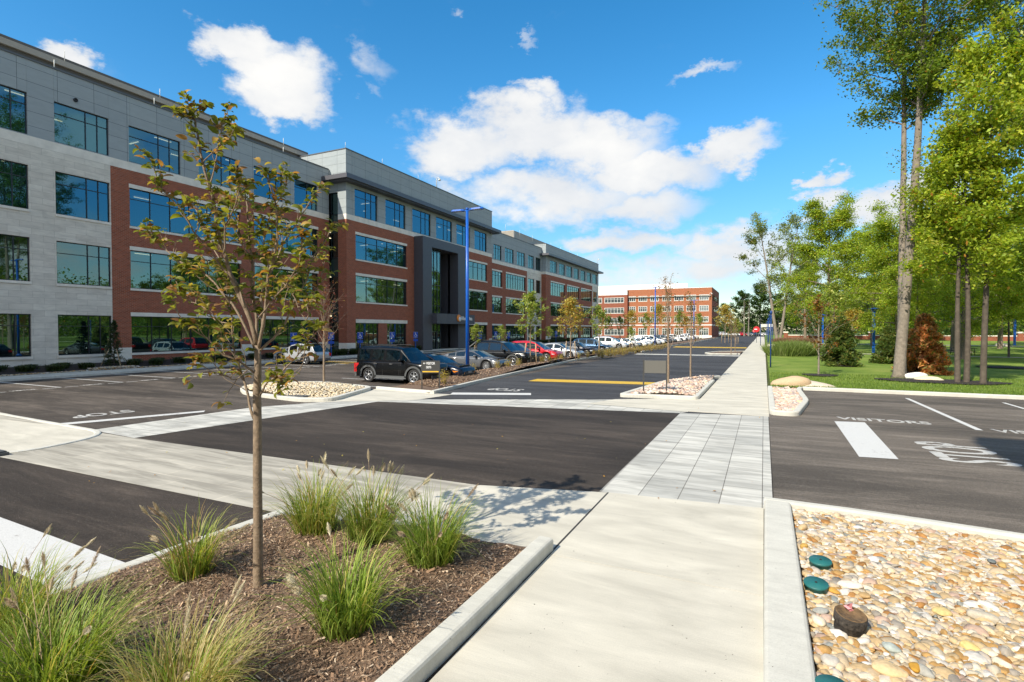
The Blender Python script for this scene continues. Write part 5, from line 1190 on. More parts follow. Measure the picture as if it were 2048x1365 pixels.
# planting along the facade (dark daylilies)
rng=np.random.default_rng(12)
def bedplants(name,y0,y1,x0,x1,n,h,z,seed,pal,wts):
    rng=np.random.default_rng(seed); c=rng.integers(0,int((y1-y0)*1.6)+1,n); cyy=y0+(c+.5)/1.6; cxx=x0+(x1-x0)*((c*.618)%1); a=rng.uniform(0,6.28,n); L=h*rng.uniform(.5,1.1,n)
    B=np.stack([cxx+rng.normal(0,.12,n),cyy+rng.normal(0,.15,n),np.full(n,z)],1); d=np.stack([np.cos(a),np.sin(a),np.zeros(n)],1); m=B+d*(L*.35)[:,None]; m[:,2]+=L*.75; tp=m+d*(L*.5)[:,None]; tp[:,2]-=L*.15; s=np.stack([-np.sin(a),np.cos(a),np.zeros(n)],1)*.022
    V=np.stack([B-s,B+s,m+s,m-s,m-s,m+s,tp+s*.2,tp-s*.2],1).reshape(-1,3); pal=np.array(pal); cc=pal[rng.choice(len(pal),size=n,p=np.array(wts)/sum(wts))]*rng.uniform(.7,1.2,(n,1)); o=np_mesh(name,V,4,'grassblade',np.repeat(cc,8,axis=0)); tag(o,None,None,None,'stuff')
LP=[(.05,.085,.025),(.08,.11,.03),(.03,.055,.02),(.13,.12,.05)]
bedplants('ground_cover',12,19.4,-41.6,-39.2,3600,.5,.22,1,LP,[3,2,2,.5]); bedplants('ground_cover',21.3,34,-41.6,-39.2,5200,.55,.22,2,LP,[3,2,2,.5]); bedplants('ground_cover',34,54.3,-39.6,-38.6,7000,.75,.18,3,LP,[3,2,2,.5]); bedplants('ground_cover',66,140,-40.4,-38.6,9000,.8,.18,4,LP,[3,2,2,.5])
# lawn tufts along kerb edge
n=26000; x=rng.uniform(.35,16,n)**1.0; y=27.72+rng.uniform(0,1,n)**1.6*9; h=rng.uniform(.04,.11,n); a=rng.uniform(0,6.28,n); z=np.array([lawnz(u,v) for u,v in zip(x,y)])
B=np.stack([x,y,z],1); s=np.stack([np.cos(a),np.sin(a),np.zeros(n)],1)*.012; tp=B+np.stack([rng.normal(0,.03,n),rng.normal(0,.03,n),h],1)
V=np.stack([B-s,B+s,tp],1).reshape(-1,3); c=np.array([(.16,.25,.035),(.24,.33,.06),(.10,.17,.03)])[rng.integers(0,3,n)]*rng.uniform(.8,1.2,(n,1)); o=np_mesh('grass',V,3,'grassblade',np.repeat(c,3,axis=0)); tag(o,None,None,None,'stuff')
# ================= STONES / CHIPS =================
def ico(sub):
    bm=bmesh.new(); bmesh.ops.create_icosphere(bm,subdivisions=sub,radius=1); V=np.array([v.co[:] for v in bm.verts]); F=np.array([[v.index for v in f.verts] for f in bm.faces]); bm.free(); return V,F
I1=ico(1); I2=ico(2)
STC=[(.52,.38,.21),(.56,.44,.29),(.42,.25,.09),(.60,.53,.41),(.32,.28,.23),(.50,.44,.37),(.38,.19,.06),(.63,.59,.53),(.25,.26,.24),(.47,.33,.25)]
STW=[5,5,2,4,1.2,2,1.3,1.8,.7,1.2]
PKC=[(.62,.47,.38),(.66,.55,.45),(.52,.36,.28),(.70,.62,.54),(.45,.36,.32),(.68,.44,.28),(.36,.30,.28)]
PKW=[4,4,2,3,2,1.5,1]
def inpoly(P,x,y):
    c=np.zeros(len(x),bool); n=len(P)
    for i in range(n):
        x1,y1=P[i]; x2,y2=P[(i+1)%n]
        with np.errstate(divide='ignore',invalid='ignore'): t=((y1>y)!=(y2>y))&(x<(x2-x1)*(y-y1)/((y2-y1) if y2!=y1 else 1e-9)+x1)
        c^=t
    return c
def stones(name,poly,spacing,smin,smax,z,seed,pal,wts,ic=I1,kind='stuff',flat=.62,layers=1,zf=None):
    rng=np.random.default_rng(seed); xs=[p[0] for p in poly]; ys=[p[1] for p in poly]; out=[]
    for l in range(layers):
        gx,gy=np.meshgrid(np.arange(min(xs),max(xs),spacing),np.arange(min(ys),max(ys),spacing)); x=(gx+rng.uniform(-.5,.5,gx.shape)*spacing).ravel(); y=(gy+rng.uniform(-.5,.5,gy.shape)*spacing).ravel(); k=inpoly(poly,x,y); out.append(np.stack([x[k],y[k],np.full(k.sum(),z+l*smin*.5)],1))
    P=np.vstack(out); n=len(P); V0,F0=ic; m=len(V0)
    if zf is not None: P[:,2]+=np.array([zf(a,b) for a,b in P[:,:2]])
    s=smin+(smax-smin)*rng.beta(1.1,3.2,n); A=np.stack([s*rng.uniform(.8,1.5,n),s*rng.uniform(.65,1.1,n),s*flat*rng.uniform(.6,1.15,n)],1)
    D=1+.28*(rng.uniform(0,1,(n,m,1))-.5); 
    ph=rng.uniform(0,6.28,(n,1,3)); D=D+.13*np.sin(V0[None]*2.1+ph).sum(2,keepdims=True)*.6
    for _ in range(4):
        nn=rng.normal(size=(n,1,3)); nn/=np.linalg.norm(nn,axis=2,keepdims=True); dd=(V0[None]*nn).sum(2,keepdims=True); D=D*1.0; D=np.where(dd*D>.62,np.minimum(D,.62/np.maximum(dd,1e-3)),D)
    V=V0[None]*A[:,None]*D*1.12
    ax=rng.uniform(-.5,.5,n); az=rng.uniform(0,6.28,n); c,si=np.cos(ax)[:,None],np.sin(ax)[:,None]; y_=V[:,:,1]*c-V[:,:,2]*si; z_=V[:,:,1]*si+V[:,:,2]*c; c,si=np.cos(az)[:,None],np.sin(az)[:,None]; x_=V[:,:,0]*c-y_*si; y2=V[:,:,0]*si+y_*c
    V=np.stack([x_,y2,z_],2)+P[:,None]; pal=np.array(pal); C=pal[rng.choice(len(pal),size=n,p=np.array(wts)/sum(wts))]*rng.uniform(.8,1.15,(n,1)); C=np.repeat(C,m,axis=0); F=(F0[None]+(np.arange(n)*m)[:,None,None]).reshape(-1,3)
    o=np_mesh(name,V.reshape(-1,3),3,'stone',C,faces=F,smooth=(ic is I2)); tag(o,None,None,None,kind); return o
rb=[(.40,3.6),(.41,8.93),(1.16,8.91),(2.03,8.83),(3.03,8.7),(4.2,8.35),(5.6,7.8),(6,3.6)]
poly_sheet('gravel_soil',[(.38,3),(.39,8.95),(1.16,8.93),(2.03,8.85),(3.03,8.72),(4.2,8.37),(5.6,7.82),(7,3)],.03,'gravel_base')
stones('river_gravel',rb,.05,.016,.088,.05,1,STC,STW,I2,layers=2)
ri=[(.37,27.2),(.37,19.15),(.95,19.15),(1.33,22.6),(1.28,26.6),(1.38,27.2)]
poly_sheet('gravel_soil',ri,.05,'gravel_base'); stones('river_gravel',ri,.11,.055,.13,.09,2,PKC,PKW,I2)
mi2=[(-2.45,29.3),(-2.45,22.0),(-5.0,21.7),(-4.5,27.3),(-2.7,31.8)]
mi2=[(-2.5,22.0),(-5.05,21.62),(-4.5,27.45),(-2.5,31.9)]
mih=lambda x,y:.12*max(0,1-((x+3.6)/1.4)**2)
grid_patch('gravel_soil',mi2,lambda x,y:.06+mih(x,y),.4,'gravel_base'); stones('river_gravel',mi2,.14,.06,.15,.10,3,PKC,PKW,I1,zf=mih)
cx_=sum(p[0] for p in RI)/len(RI); cy_=sum(p[1] for p in RI)/len(RI); ri3=[(cx_+(p[0]-cx_)*.93,cy_+(p[1]-cy_)*.90) for p in RI]
rih=lambda x,y:.22*max(0,1-((x-cx_)/3.4)**2-((y-cy_)/2.6)**2)
grid_patch('gravel_soil',ri3,lambda x,y:.08+rih(x,y),.4,'gravel_base'); stones('pebbles',ri3,.10,.045,.10,.11,4,[(.62,.50,.32),(.68,.58,.42),(.54,.42,.26),(.70,.64,.52),(.45,.38,.28)],[4,4,2,2,1],I1,zf=rih)
stones('pebbles',[(-38.42,12),(-38.42,33),(-39.0,33),(-39.0,12)],.12,.04,.10,.17,5,STC,STW,I1); stones('pebbles',[(-38.5,19.2),(-38.5,21.8),(-41.5,22.2),(-41.5,18.8)],.13,.05,.11,.25,6,STC,STW,I1)
# single bigger stones lying on the gravel
def stone(px,py,s,col,label,z=.09,flat=.6,seed=1,elong=1.3,name='river_stone',cat='stone',group='larger stones on the gravel bed',dz=0,rz=None,gr=None):
    s=s*(.52 if name=='river_stone' else 1); rng=np.random.default_rng(seed); V0,F0=ico(3); D=1+.10*np.sin(V0*2.3+rng.uniform(0,6,3)).sum(1,keepdims=True)+.05*np.sin(V0*5.1+rng.uniform(0,6,3)).sum(1,keepdims=True); V=V0*D*np.array([s*elong,s,s*flat]); x,y=G(px,py,z)
    o=np_mesh(name,V,3,'stone',np.tile(np.array(col),(len(V),1)),faces=F0,smooth=True); o.location=(x,y,z+dz); o.rotation_euler=(rng.uniform(-.15,.15),rng.uniform(-.15,.15),rng.uniform(0,3) if rz is None else rz); tag(o,label,cat,group); return o
stone(1603,1046,.075,(.66,.64,.62),'pale grey-white stone at the top left corner of the near gravel bed',seed=1)
stone(1608,1093,.085,(.50,.31,.08),'ochre brown stone by the kerb above the first green lid',seed=2)
stone(1697,1170,.15,(.76,.64,.52),'large flat pinkish-white stone right of the second green lid',seed=3,flat=.35,elong=1.5,rz=-.1)
stone(1667,1183,.085,(.52,.29,.06),'orange-brown stone between the second green lid and the round cap',seed=4)
stone(1641,1221,.10,(.34,.34,.31),'smooth dark grey stone left of the round brown cap',seed=5)
stone(1636,1240,.10,(.70,.62,.48),'cream blocky stone below the dark grey stone by the kerb',seed=6)
stone(1728,1190,.10,(.45,.30,.14),'flat brown stone right of the orange-brown stone',seed=7,flat=.4)
stone(1886,1224,.11,(.60,.46,.20),'round ochre stone in the middle of the near gravel bed',seed=8)
stone(1965,1232,.13,(.50,.45,.36),'long grey-beige stone right of the round ochre stone',seed=9,elong=1.8)
stone(1832,1337,.10,(.50,.27,.04),'bright orange stone near the bottom of the gravel bed',seed=10)
stone(1940,1295,.11,(.66,.5,.2),'yellow stone low in the gravel bed right of centre',seed=11)
stone(1783,1295,.10,(.40,.44,.40),'greenish grey stone low in the gravel bed',seed=12)
stone(1978,1212,.13,(.78,.72,.62),'large white stone at the right of the near gravel bed',seed=13,flat=.45)
stone(2004,1130,.09,(.50,.33,.12),'brown round stone near the right edge of the near gravel bed',seed=14)
stone(1984,1122,.07,(.16,.18,.18),'small dark slate stone near the right edge of the near gravel bed',seed=15)
stone(1780,1340,.16,(.68,.50,.28),'big tan stone at the bottom of the gravel bed',seed=16,flat=.5)
stone(1846,1340,.12,(.36,.35,.31),'rough dark grey stone at the bottom edge of the gravel bed',seed=17)
stone(1660,1320,.11,(.50,.46,.40),'grey-brown rounded stone low beside the kerb',seed=18)
BO='boulders on the lawn'
stone(1583,771,.72,(.55,.40,.25),'large rounded tan boulder at the lawn corner by the walk',.1,.62,21,1.25,'boulder','boulder',BO,.05,0)
stone(1617,772,.62,(.66,.55,.44),'low flat pale boulder touching the large tan boulder',.1,.3,22,1.7,'boulder','boulder',BO,.02,-.1)
stone(1832,758,.42,(.80,.78,.74),'white pointed boulder right of the tall tree trunk',.1,.7,23,1.2,'boulder','boulder',BO,.08,0)
stone(1853,763,.42,(.68,.58,.42),'low cream boulder beside the white boulder',.1,.45,24,1.6,'boulder','boulder',BO,.06,-.2)
for px,D,s,l in ((1778,100,.8,'pale boulder on the lawn before the lantern'),(1930,62,.6,'boulder behind the picnic tables'),(2005,82,.7,'tan boulder near the path at the right edge'),(1852,86,.7,'pale boulder far behind the brown conifer')):
    p=atD(px,690,D); q=stone(px,700,s,(.66,.58,.46),l,.1,.55,int(px),1.3,'boulder','boulder',BO); q.location=(p.x,p.y,lawnz(p.x,p.y)+.1)
# granite block by the walk
mb=MB(); mb.box(.3,1.25,60.5,62.6,0,1.25); o=mb.build('stone_block','lime'); tag(o,'pale rectangular stone block beside the walk before the grass mound','stone block')
# mulch chips
n=70000; x=rng.uniform(-6.4,-2.62,n); y=rng.uniform(.4,5.85,n); ok=~((y>5.45+(x+6.4)*.13)); x,y=x[ok],y[ok]; n=len(x)
z=np.array([bedz(u,v) for u,v in zip(x,y)])+rng.uniform(.0,.02,n); a=rng.uniform(0,6.28,n); L=rng.gamma(1.8,.0055,n)+.004; w_=L*rng.uniform(.1,.38,n); ti=rng.normal(0,.35,n)
d=np.stack([np.cos(a)*np.cos(ti),np.sin(a)*np.cos(ti),np.sin(ti)],1); s=np.stack([-np.sin(a),np.cos(a),rng.normal(0,.3,n)],1); C0=np.stack([x,y,z],1); up=np.array([0,0,1])*.003
V=np.stack([C0-d*L[:,None]-s*w_[:,None]*.5,C0-d*L[:,None]*.8+s*w_[:,None],C0+d*L[:,None]+s*w_[:,None]*.6,C0+d*L[:,None]*.9-s*w_[:,None]],1).reshape(-1,3)
pal=np.array([(.30,.19,.12),(.40,.27,.175),(.16,.10,.065),(.52,.38,.26),(.075,.052,.036),(.6,.48,.36)]); c=pal[rng.choice(6,size=n,p=[.28,.24,.22,.12,.09,.05])]*rng.uniform(.8,1.2,(n,1)); o=np_mesh('mulch_chips',V,4,'chip',np.repeat(c,4,axis=0)); tag(o,None,None,None,'stuff')
# chips on the mulch strip
n=30000; y=20.5+rng.uniform(0,1,n)**1.6*60; x=rng.uniform(-16.3,-13.2,n); z=np.array([mulchz(u,v) for u,v in zip(x,y)])+.02; a=rng.uniform(0,6.28,n); L=rng.uniform(.02,.06,n); d=np.stack([np.cos(a),np.sin(a),rng.normal(0,.4,n)],1)*L[:,None]; s=np.stack([-np.sin(a),np.cos(a),rng.normal(0,.3,n)],1)*L[:,None]*.35; C0=np.stack([x,y,z],1)
ok=inpoly([(p[0],p[1]) for p in mpoly],x,y)&(x>-16.1)
V=np.stack([C0-d,C0+s,C0+d,C0-s],1)[ok].reshape(-1,3); c=pal[rng.choice(6,size=ok.sum(),p=[.28,.24,.22,.12,.09,.05])]*1.0; o=np_mesh('mulch_chips',V,4,'chip',np.repeat(c,4,axis=0)); tag(o,None,None,None,'stuff')
# fallen leaves on pavement
lv=[];lc=[]
for i in range(90):
    px=rng.uniform(150,1530); py=rng.uniform(735,1000); x,y=G(px,py); lv.append((x,y,.03)); lc.append([(.55,.32,.05),(.4,.2,.05),(.5,.45,.1)][i%3])
V=leaf_quads(rng,np.array(lv),.05,3.0); o=np_mesh('fallen_leaves',V,4,'leaf',np.repeat(np.array(lc),4,axis=0)); tag(o,None,None,None,'stuff')
# ================= VEHICLES =================
def interp(xs,ys,x): return float(np.interp(x,xs,ys))
def make_wheel(par,x,y,r,side,rim='alloy',wd=.23,spokes=5,name='wheel'):
    T=Matrix.Translation((x,y,r))@Matrix.Rotation(math.pi if side<0 else 0,4,'Z')
    mb=MB(); p=[(r*.66,-wd*.5),(r*.93,-wd*.5),(r*.99,-wd*.40),(r,-wd*.2),(r,wd*.2),(r*.99,wd*.40),(r*.93,wd*.5),(r*.70,wd*.5),(r*.66,wd*.44),(r*.64,0)]
    mb.lathe(p,24,axis='Y',T=T,smooth=True); w_=mb.build(name,'tyre',par)
    mb=MB(); mb.lathe([(r*.68,wd*.47),(r*.64,wd*.50),(r*.60,wd*.40),(r*.60,0)],24,axis='Y',T=T); mb.lathe([(0,wd*.46),(r*.13,wd*.46),(r*.16,wd*.38),(r*.16,wd*.2)],16,axis='Y',T=T)
    for i in range(spokes):
        a=2*math.pi*i/spokes
        Q=T@Matrix.Rotation(a,4,'Y'); mb.box(-r*.075,r*.075,wd*.27,wd*.42,r*.12,r*.62,T=Q)
    mb.build('rim',rim,w_)
    mb=MB(); mb.lathe([(0,wd*.12),(r*.6,wd*.12)],20,axis='Y',T=T); mb.build('brake_disc','dark',w_)
def make_car(name,label,color,L,W,H,wb,r,prof,cab,belt,sill=.26,glassx=None,pillars=(),rim='alloy',spokes=5,group='cars parked nose to the mulch strip',clad=None,rails=False,rear='suv',grille='blackplastic',tail=.22,head='headlamp',ox=0,cabw=(.90,.72)):
    """prof: [(x,z)] top line of the lower body from tail to nose; cab: [(x,z)] roof line rising from belt to belt"""
    t=thing(name,label,'car',(0,0,0),0,group); fx_=wb/2+ox; rx_=-wb/2+ox
    pxs=[p[0] for p in prof]; pzs=[p[1] for p in prof]; x0,x1=-L/2,L/2
    st=sorted(set([round(v,3) for v in np.linspace(x0,x1,90)]+[x0+.02,x0+.06,x1-.02,x1-.06,x1-.12])); arch=r+.065
    def zb(x):
        z=sill+(0.0 if abs(x)<L/2-.4 else .04)
        for c in (fx_,rx_):
            d=abs(x-c)
            if d<arch: z=max(z,r+math.sqrt(max(0,arch*arch-d*d))*1.0)
        return z
    def hw(x):
        u=abs(x)/(L/2); return W/2*(1-.10*max(0,(u-.72)/.28)**2-.16*max(0,(u-.93)/.07)**2)
    mb=MB(); rings=[]; 
    for x in st:
        zt=interp(pxs,pzs,x); b=zb(x); w=hw(x); u=abs(x)/(L/2); zt2=zt-.10*max(0,(u-.94)/.06)**2; b=min(b,zt2-.05)
        ring=[(w*.80,b-.0),(w*.955,b+.01),(w*.985,b+(zt2-b)*.18),(w,b+(zt2-b)*.42),(w*.992,b+(zt2-b)*.62),(w*.965,b+(zt2-b)*.80),(w*.935,zt2-.045),(w*.89,zt2-.008),(w*.80,zt2+.008),(w*.4,zt2+.028),(0,zt2+.034)]
        rings.append([(x,y,z) for y,z in ring]+[(x,-y,z) for y,z in ring[:-1][::-1]])
    m=len(rings[0]); vs=[p for rg in rings for p in rg]; fs=[]
    for i in range(len(rings)-1):
        for j in range(m-1): a=i*m+j; fs.append((a,a+1,a+m+1,a+m))
    fs.append(tuple(range(m))); fs.append(tuple(range((len(rings)-1)*m,len(rings)*m))[::-1])
    mb.add(vs,fs,0,True)
    # cabin
    cxs=[p[0] for p in cab]; czs=[p[1] for p in cab]; cs=sorted(set([round(v,3) for v in np.linspace(cxs[0],cxs[-1],46)]+[round(c,3) for c in cxs]+[round(q,3) for pl in pillars for q in pl]))
    gls={}; ws=MB(); rg=MB(); B=[]
    wa,wr=cabw; zmx=max(czs)
    for x in cs:
        zr=interp(cxs,czs,x); zt=interp(pxs,pzs,x)-.015; h=max(.0,zr-zt); w0=hw(x)*.935; f=min(1,h/(zmx-zt+1e-6)); w1=w0-(w0-W/2*wr)*f
        B.append([(x,w0,zt),(x,w0-(w0-w1)*.10,zt+h*.10),(x,w1+(w0-w1)*.22,zt+h*.80),(x,w1+.0,zt+h*.90),(x,w1-.07*f,zt+h*.975),(x,w1*.5,zr+.008),(x,0,zr+.018)])
    gx0,gx1=glassx
    for i in range(len(cs)-1):
        xm=(cs[i]+cs[i+1])/2; a,b=B[i],B[i+1]; sl=abs((interp(cxs,czs,cs[i+1])-interp(cxs,czs,cs[i]))/(cs[i+1]-cs[i])); steep=sl>.22
        front=xm>0 if True else False
        for sgn in (1,-1):
            A=[(p[0],p[1]*sgn,p[2]) for p in a]; C=[(p[0],p[1]*sgn,p[2]) for p in b]
            for j in range(6):
                f=[A[j],C[j],C[j+1],A[j+1]]
                if sgn<0: f=f[::-1]
                if j==1 and gx0<xm<gx1 and not any(p0<xm<p1 for p0,p1 in pillars): gls.setdefault((sgn,sum(p1<xm for p0,p1 in pillars)),MB()).add(f,[(0,1,2,3)],0,False)
                elif j>=4 and steep and xm>(cxs[0]+cxs[-1])/2: ws.add(f,[(0,1,2,3)],0,False)
                elif j>=4 and steep: rg.add(f,[(0,1,2,3)],0,False)
                else: mb.add(f,[(0,1,2,3)],0,j>2)
    # rear/front closing of the cabin
    body=mb.build('body',color,t,recalc=True)
    for me in (body.data,): 
        pass
    for gl in gls.values(): gl.build('side_window','carglass',t)
    if ws.f: ws.build('windshield','carglass',t)
    if rg.f: rg.build('rear_window','carglass',t)
    # dark inside: floor pan, wheel wells, seats
    ib=MB(); ib.box(x0+.25,x1-.25,-W*.40,W*.40,.2,.62); ib.box(x0+.3,x1-.3,-W*.30,W*.30,.62,interp(pxs,pzs,0)-.08); 
    for sx in (.25,-.75):
        for sy in (.36,-.36): ib.box(sx-.08,sx+.10,sy-.22,sy+.22,.6,interp(pxs,pzs,0)+.22); ib.box(sx-.05,sx+.05,sy-.11,sy+.11,interp(pxs,pzs,0)+.221,interp(pxs,pzs,0)+.40)
    ib.build('underbody','blackplastic',t)
    for x in (fx_,rx_):
        for s in (1,-1): make_wheel(t,x,s*(W/2-.135),r,s,rim,.22,spokes)
    # lamps, grille, bumper, plates, mirrors, handles
    zf=interp(pxs,pzs,x1-.15); zr_=interp(pxs,pzs,x0+.1)
    for s in (1,-1):
        h=MB(); wq=hw(x1-.1); h.add([(x1-.52,s*(hw(x1-.5)+.006),zf-.10),(x1-.17,s*(hw(x1-.17)+.008),zf-.13),(x1-.005,s*(hw(x1)*.86),zf-.17),(x1+.008,s*W*.27,zf-.19),(x1+.0,s*W*.27,zf-.31),(x1+.005,s*hw(x1)*.88,zf-.31),(x1-.15,s*(hw(x1-.15)+.012),zf-.29),(x1-.42,s*(hw(x1-.4)+.008),zf-.2)],[tuple(range(8))]); h.build('headlight',head,t)
        b=MB(); b.box(x0-.012,x0+.30,min(s*W*.36,s*(W*.468)),max(s*W*.36,s*(W*.478)),zr_-.12-tail,zr_-.10) if rear!='sedan' else b.box(x0-.01,x0+.2,min(s*W*.28,s*(W*.455)),max(s*W*.28,s*(W*.455)),zr_-.32,zr_-.12); b.build('taillight','redlamp',t)
        mr=MB(); mx_=cxs[-1]-.55; mz=interp(pxs,pzs,mx_)+.06; mr.lathe([(0,-.13),(.075,-.11),(.09,0),(.075,.11),(0,.13)],10,center=(mx_,s*(W/2+.07),mz),axis='Y'); mr.build('mirror',color,t)
        for hx in (.05,-.95): dh=MB(); hz=interp(pxs,pzs,hx)-.14; hy=s*(W/2*.975+.0); dh.box(hx-.10,hx+.10,min(hy,hy+s*.03),max(hy,hy+s*.03),hz-.015,hz+.02); dh.build('door_handle','chrome' if clad else color,t)
    g=MB(); g.box(x1-.05,x1+.012,-W*.25,W*.25,zf-.34,zf-.17); g.box(x1-.03,x1+.02,-W*.40,W*.40,sill+.02,sill+.20); g.build('grille',grille,t)
    g=MB(); g.box(x1+.006,x1+.03,-.17,.17,sill+.24,sill+.34); g.box(x1+.013,x1+.022,-W*.24,W*.24,zf-.265,zf-.245); g.build('badge_bar','chrome',t)
    g=MB(); g.box(x0-.03,x0+.08,-W*.43,W*.43,sill+.02,sill+.22); g.build('rear_bumper','greyplastic' if clad else 'blackplastic',t)
    # door gaps as thin dark strips
    g=MB()
    for hx in [p[0] for p in pillars]+[cxs[-1]-.62]:
        zz=interp(pxs,pzs,hx); 
        for s in (1,-1):
            for (za,zc,ka) in ((sill+.12,sill+(zz-sill)*.45,1.0),(sill+(zz-sill)*.45,zz-.06,.985)):
                g.add([(hx,s*W/2*(1.004 if ka==1 else 1.003),za),(hx+.014,s*W/2*(1.004 if ka==1 else 1.003),za),(hx+.014,s*(W/2*(1.004 if ka==1 else .955)),zc),(hx,s*(W/2*(1.004 if ka==1 else .955)),zc)],[(0,1,2,3)])
    g.build('door_gap','dark',t)
    if clad:
        for c in (fx_,rx_):
            for s in (1,-1):
                g=MB()
                for i in range(14):
                    a0=-.15+(math.pi+.3)*i/14; a1=-.15+(math.pi+.3)*(i+1)/14; y=s*(W/2+.02); q=[(c+math.cos(a)*rr_,y if kk else y-s*.05,max(sill,r+math.sin(a)*rr_)) for a,rr_,kk in ((a0,arch-.01,1),(a1,arch-.01,1),(a1,arch+.085,1),(a0,arch+.085,1))]
                    g.add(q,[(0,1,2,3)]); q2=[(p[0],p[1]-s*.05,p[2]) for p in q]; g.add([q[3],q[2],q2[2],q2[3]],[(0,1,2,3)])
                g.build('arch_cladding',clad,t)
        for s in (1,-1): g=MB(); g.box(rx_+arch,fx_-arch,min(s*W*.49,s*(W/2+.02)),max(s*W*.49,s*(W/2+.02)),sill,sill+.14); g.build('sill_cladding',clad,t)
        g=MB(); 
        for s in (1,-1): g.box(rx_+arch+.05,fx_-arch-.05,min(s*W/2,s*(W/2+.13)),max(s*W/2,s*(W/2+.13)),sill-.04,sill+.01)
        g.build('side_step','chrome',t)
    if rails:
        g=MB()
        for s in (1,-1): g.tube([(cxs[1]+.1,s*W*.33,zmx-.01),(cxs[1]+.2,s*W*.33,zmx+.05),(.1,s*W*.33,zmx+.05),(.25,s*W*.33,zmx-.01)],.02,6)
        g.build('roof_rail','blackplastic',t)
    return t
P_black=paint('black',(.003,.003,.0035),0); P_navy=paint('navy',(.005,.009,.022),.1); P_grey=paint('grey',(.13,.135,.145),.35); P_red=paint('red',(.52,.012,.022),.2); P_silver=paint('silver',(.46,.48,.50),.3); P_white=paint('white',(.78,.78,.77),0); P_blue=paint('blue',(.02,.055,.11),.5); P_beige=paint('beige',(.36,.34,.30),.6); P_pearl=paint('pearl',(.62,.63,.64),.4)
# SUV side profile helpers
def suv(name,label,color,L=4.85,W=1.92,H=1.89,r=.38,boxy=True,**k):
    if boxy:
        prof=[(-L/2,1.02),(-L/2+.1,1.10),(-1,1.13),(L/2-1.32,1.14),(L/2-1.1,1.12),(L/2-.3,1.03),(L/2-.08,.96),(L/2,.86)]
        cab=[(-L/2+.02,1.08),(-L/2+.16,H-.10),(-L/2+.35,H-.02),(-L/2+1.5,H),(.2,H-.05),(.52,H-.10),(L/2-1.18,1.12)]
        pill=[(-1.42,-1.24),(-.50,-.36),(.52,.68)]; gx=(-L/2+.26,1.0)
    else:
        prof=[(-L/2,.88),(-L/2+.12,1.02),(-1,1.04),(L/2-1.5,1.03),(L/2-1.1,1.02),(L/2-.45,.93),(L/2-.12,.80),(L/2,.68)]
        cab=[(-L/2+.06,1.0),(-L/2+.42,H-.16),(-L/2+.75,H-.04),(-L/2+1.7,H),(-.1,H-.02),(.35,H-.13),(L/2-1.12,1.01)]
        pill=[(-1.50,-1.38),(-.52,-.40),(.42,.56)]; gx=(-L/2+.55,.95)
    return make_car(name,label,color,L,W,H,k.pop('wb',L*.594),r,prof,cab,1.1,glassx=gx,pillars=pill,**k)
def sedan(name,label,color,L=4.7,W=1.82,H=1.43,r=.33,fast=False,**k):
    prof=[(-L/2,.80),(-L/2+.12,.93),(-L/2+.6,.97),(-.5,.93),(L/2-1.55,.93),(L/2-1.25,.91),(L/2-.5,.80),(L/2-.12,.70),(L/2,.60)]
    if fast: cab=[(-L/2+.22,.955),(-1.35,1.21),(-.75,H-.05),(-.25,H),(.1,H-.02),(.35,H-.09),(L/2-1.22,.90)]; gx=(-1.55,.98); pill=[(-1.02,-.98),(-.27,-.19)]
    else: cab=[(-L/2+.62,.965),(-1.22,H-.10),(-.85,H-.02),(-.3,H),(.1,H-.02),(.32,H-.09),(L/2-1.25,.90)]; gx=(-1.45,.92); pill=[(-1.18,-1.10),(-.30,-.20)]
    return make_car(name,label,color,L,W,H,L*.585,r,prof,cab,.9,glassx=gx,pillars=pill,sill=.22,rear='sedan',**k)
def place(o,px,py,wbh,W,rz=0,dy=None):
    """near front wheel contact seen at (px,py)"""
    x,y=G(px,py); o.location=(x-wbh,y+W/2-.1,0); o.rotation_euler=(0,0,rz); return o
v1=suv('sport_utility_car','boxy black off-road car with grey wheel arches, nearest of the parked row',P_black,4.85,1.92,1.89,.385,True,clad='greyplastic',rails=True,spokes=6,tail=.45); place(v1,829,769.5,1.44,1.92)
v2=sedan('sedan_car','dark navy sedan beside the boxy black off-road car, amber headlamps behind the visitor sign',P_navy,4.75,1.82,1.42,head='amber'); v2.location=(G(829,769.5)[0]-.75,24.6,0)
v3=sedan('coupe_car','dark metallic grey fastback with red brake calipers right behind the blue light pole',P_grey,4.75,1.85,1.39,.345,True,rim='alloy',spokes=10); place(v3,973,743,1.39,1.85)
# pickup with sail panels
L=5.6
v4=make_car('pickup_car','big black pickup with grey sloping bed rails between the grey fastback and the red car',P_black,L,2.0,1.92,3.3,.40,[(-L/2,1.02),(-L/2+.1,1.16),(-1,1.17),(1.3,1.17),(1.65,1.15),(L/2-.25,1.08),(L/2-.06,1.0),(L/2,.9)],[(-1.55,1.16),(-1.35,1.80),(-1.1,1.90),(-.3,1.92),(.45,1.86),(.75,1.78),(1.5,1.16)],1.1,glassx=(-1.32,1.2),pillars=[(-.42,-.28),(.62,.74)],clad='greyplastic',rails=True,sill=.34,head='headlamp'); place(v4,1026,735,1.65,2.0)
m=MB()
for s in (1,-1):
    for a,b in (((-2.5,1.17),(-1.45,1.85)),): m.tube([(a[0],s*.88,a[1]),(a[0]+.5,s*.87,1.45),(b[0],s*.80,b[1])],.06,6)
    m.box(-2.6,-1.5,min(s*.82,s*.95),max(s*.82,s*.95),1.13,1.23)
m.build('bed_rail','greyplastic',v4)
def std(o,x,y): o.location=(x,y,0); return o
xr=v4.location.x
v5=suv('sport_utility_car','black sport utility car hidden between the black pickup and the red car',P_black,4.75,1.88,1.72,.36,False); std(v5,-18.6,39.4)
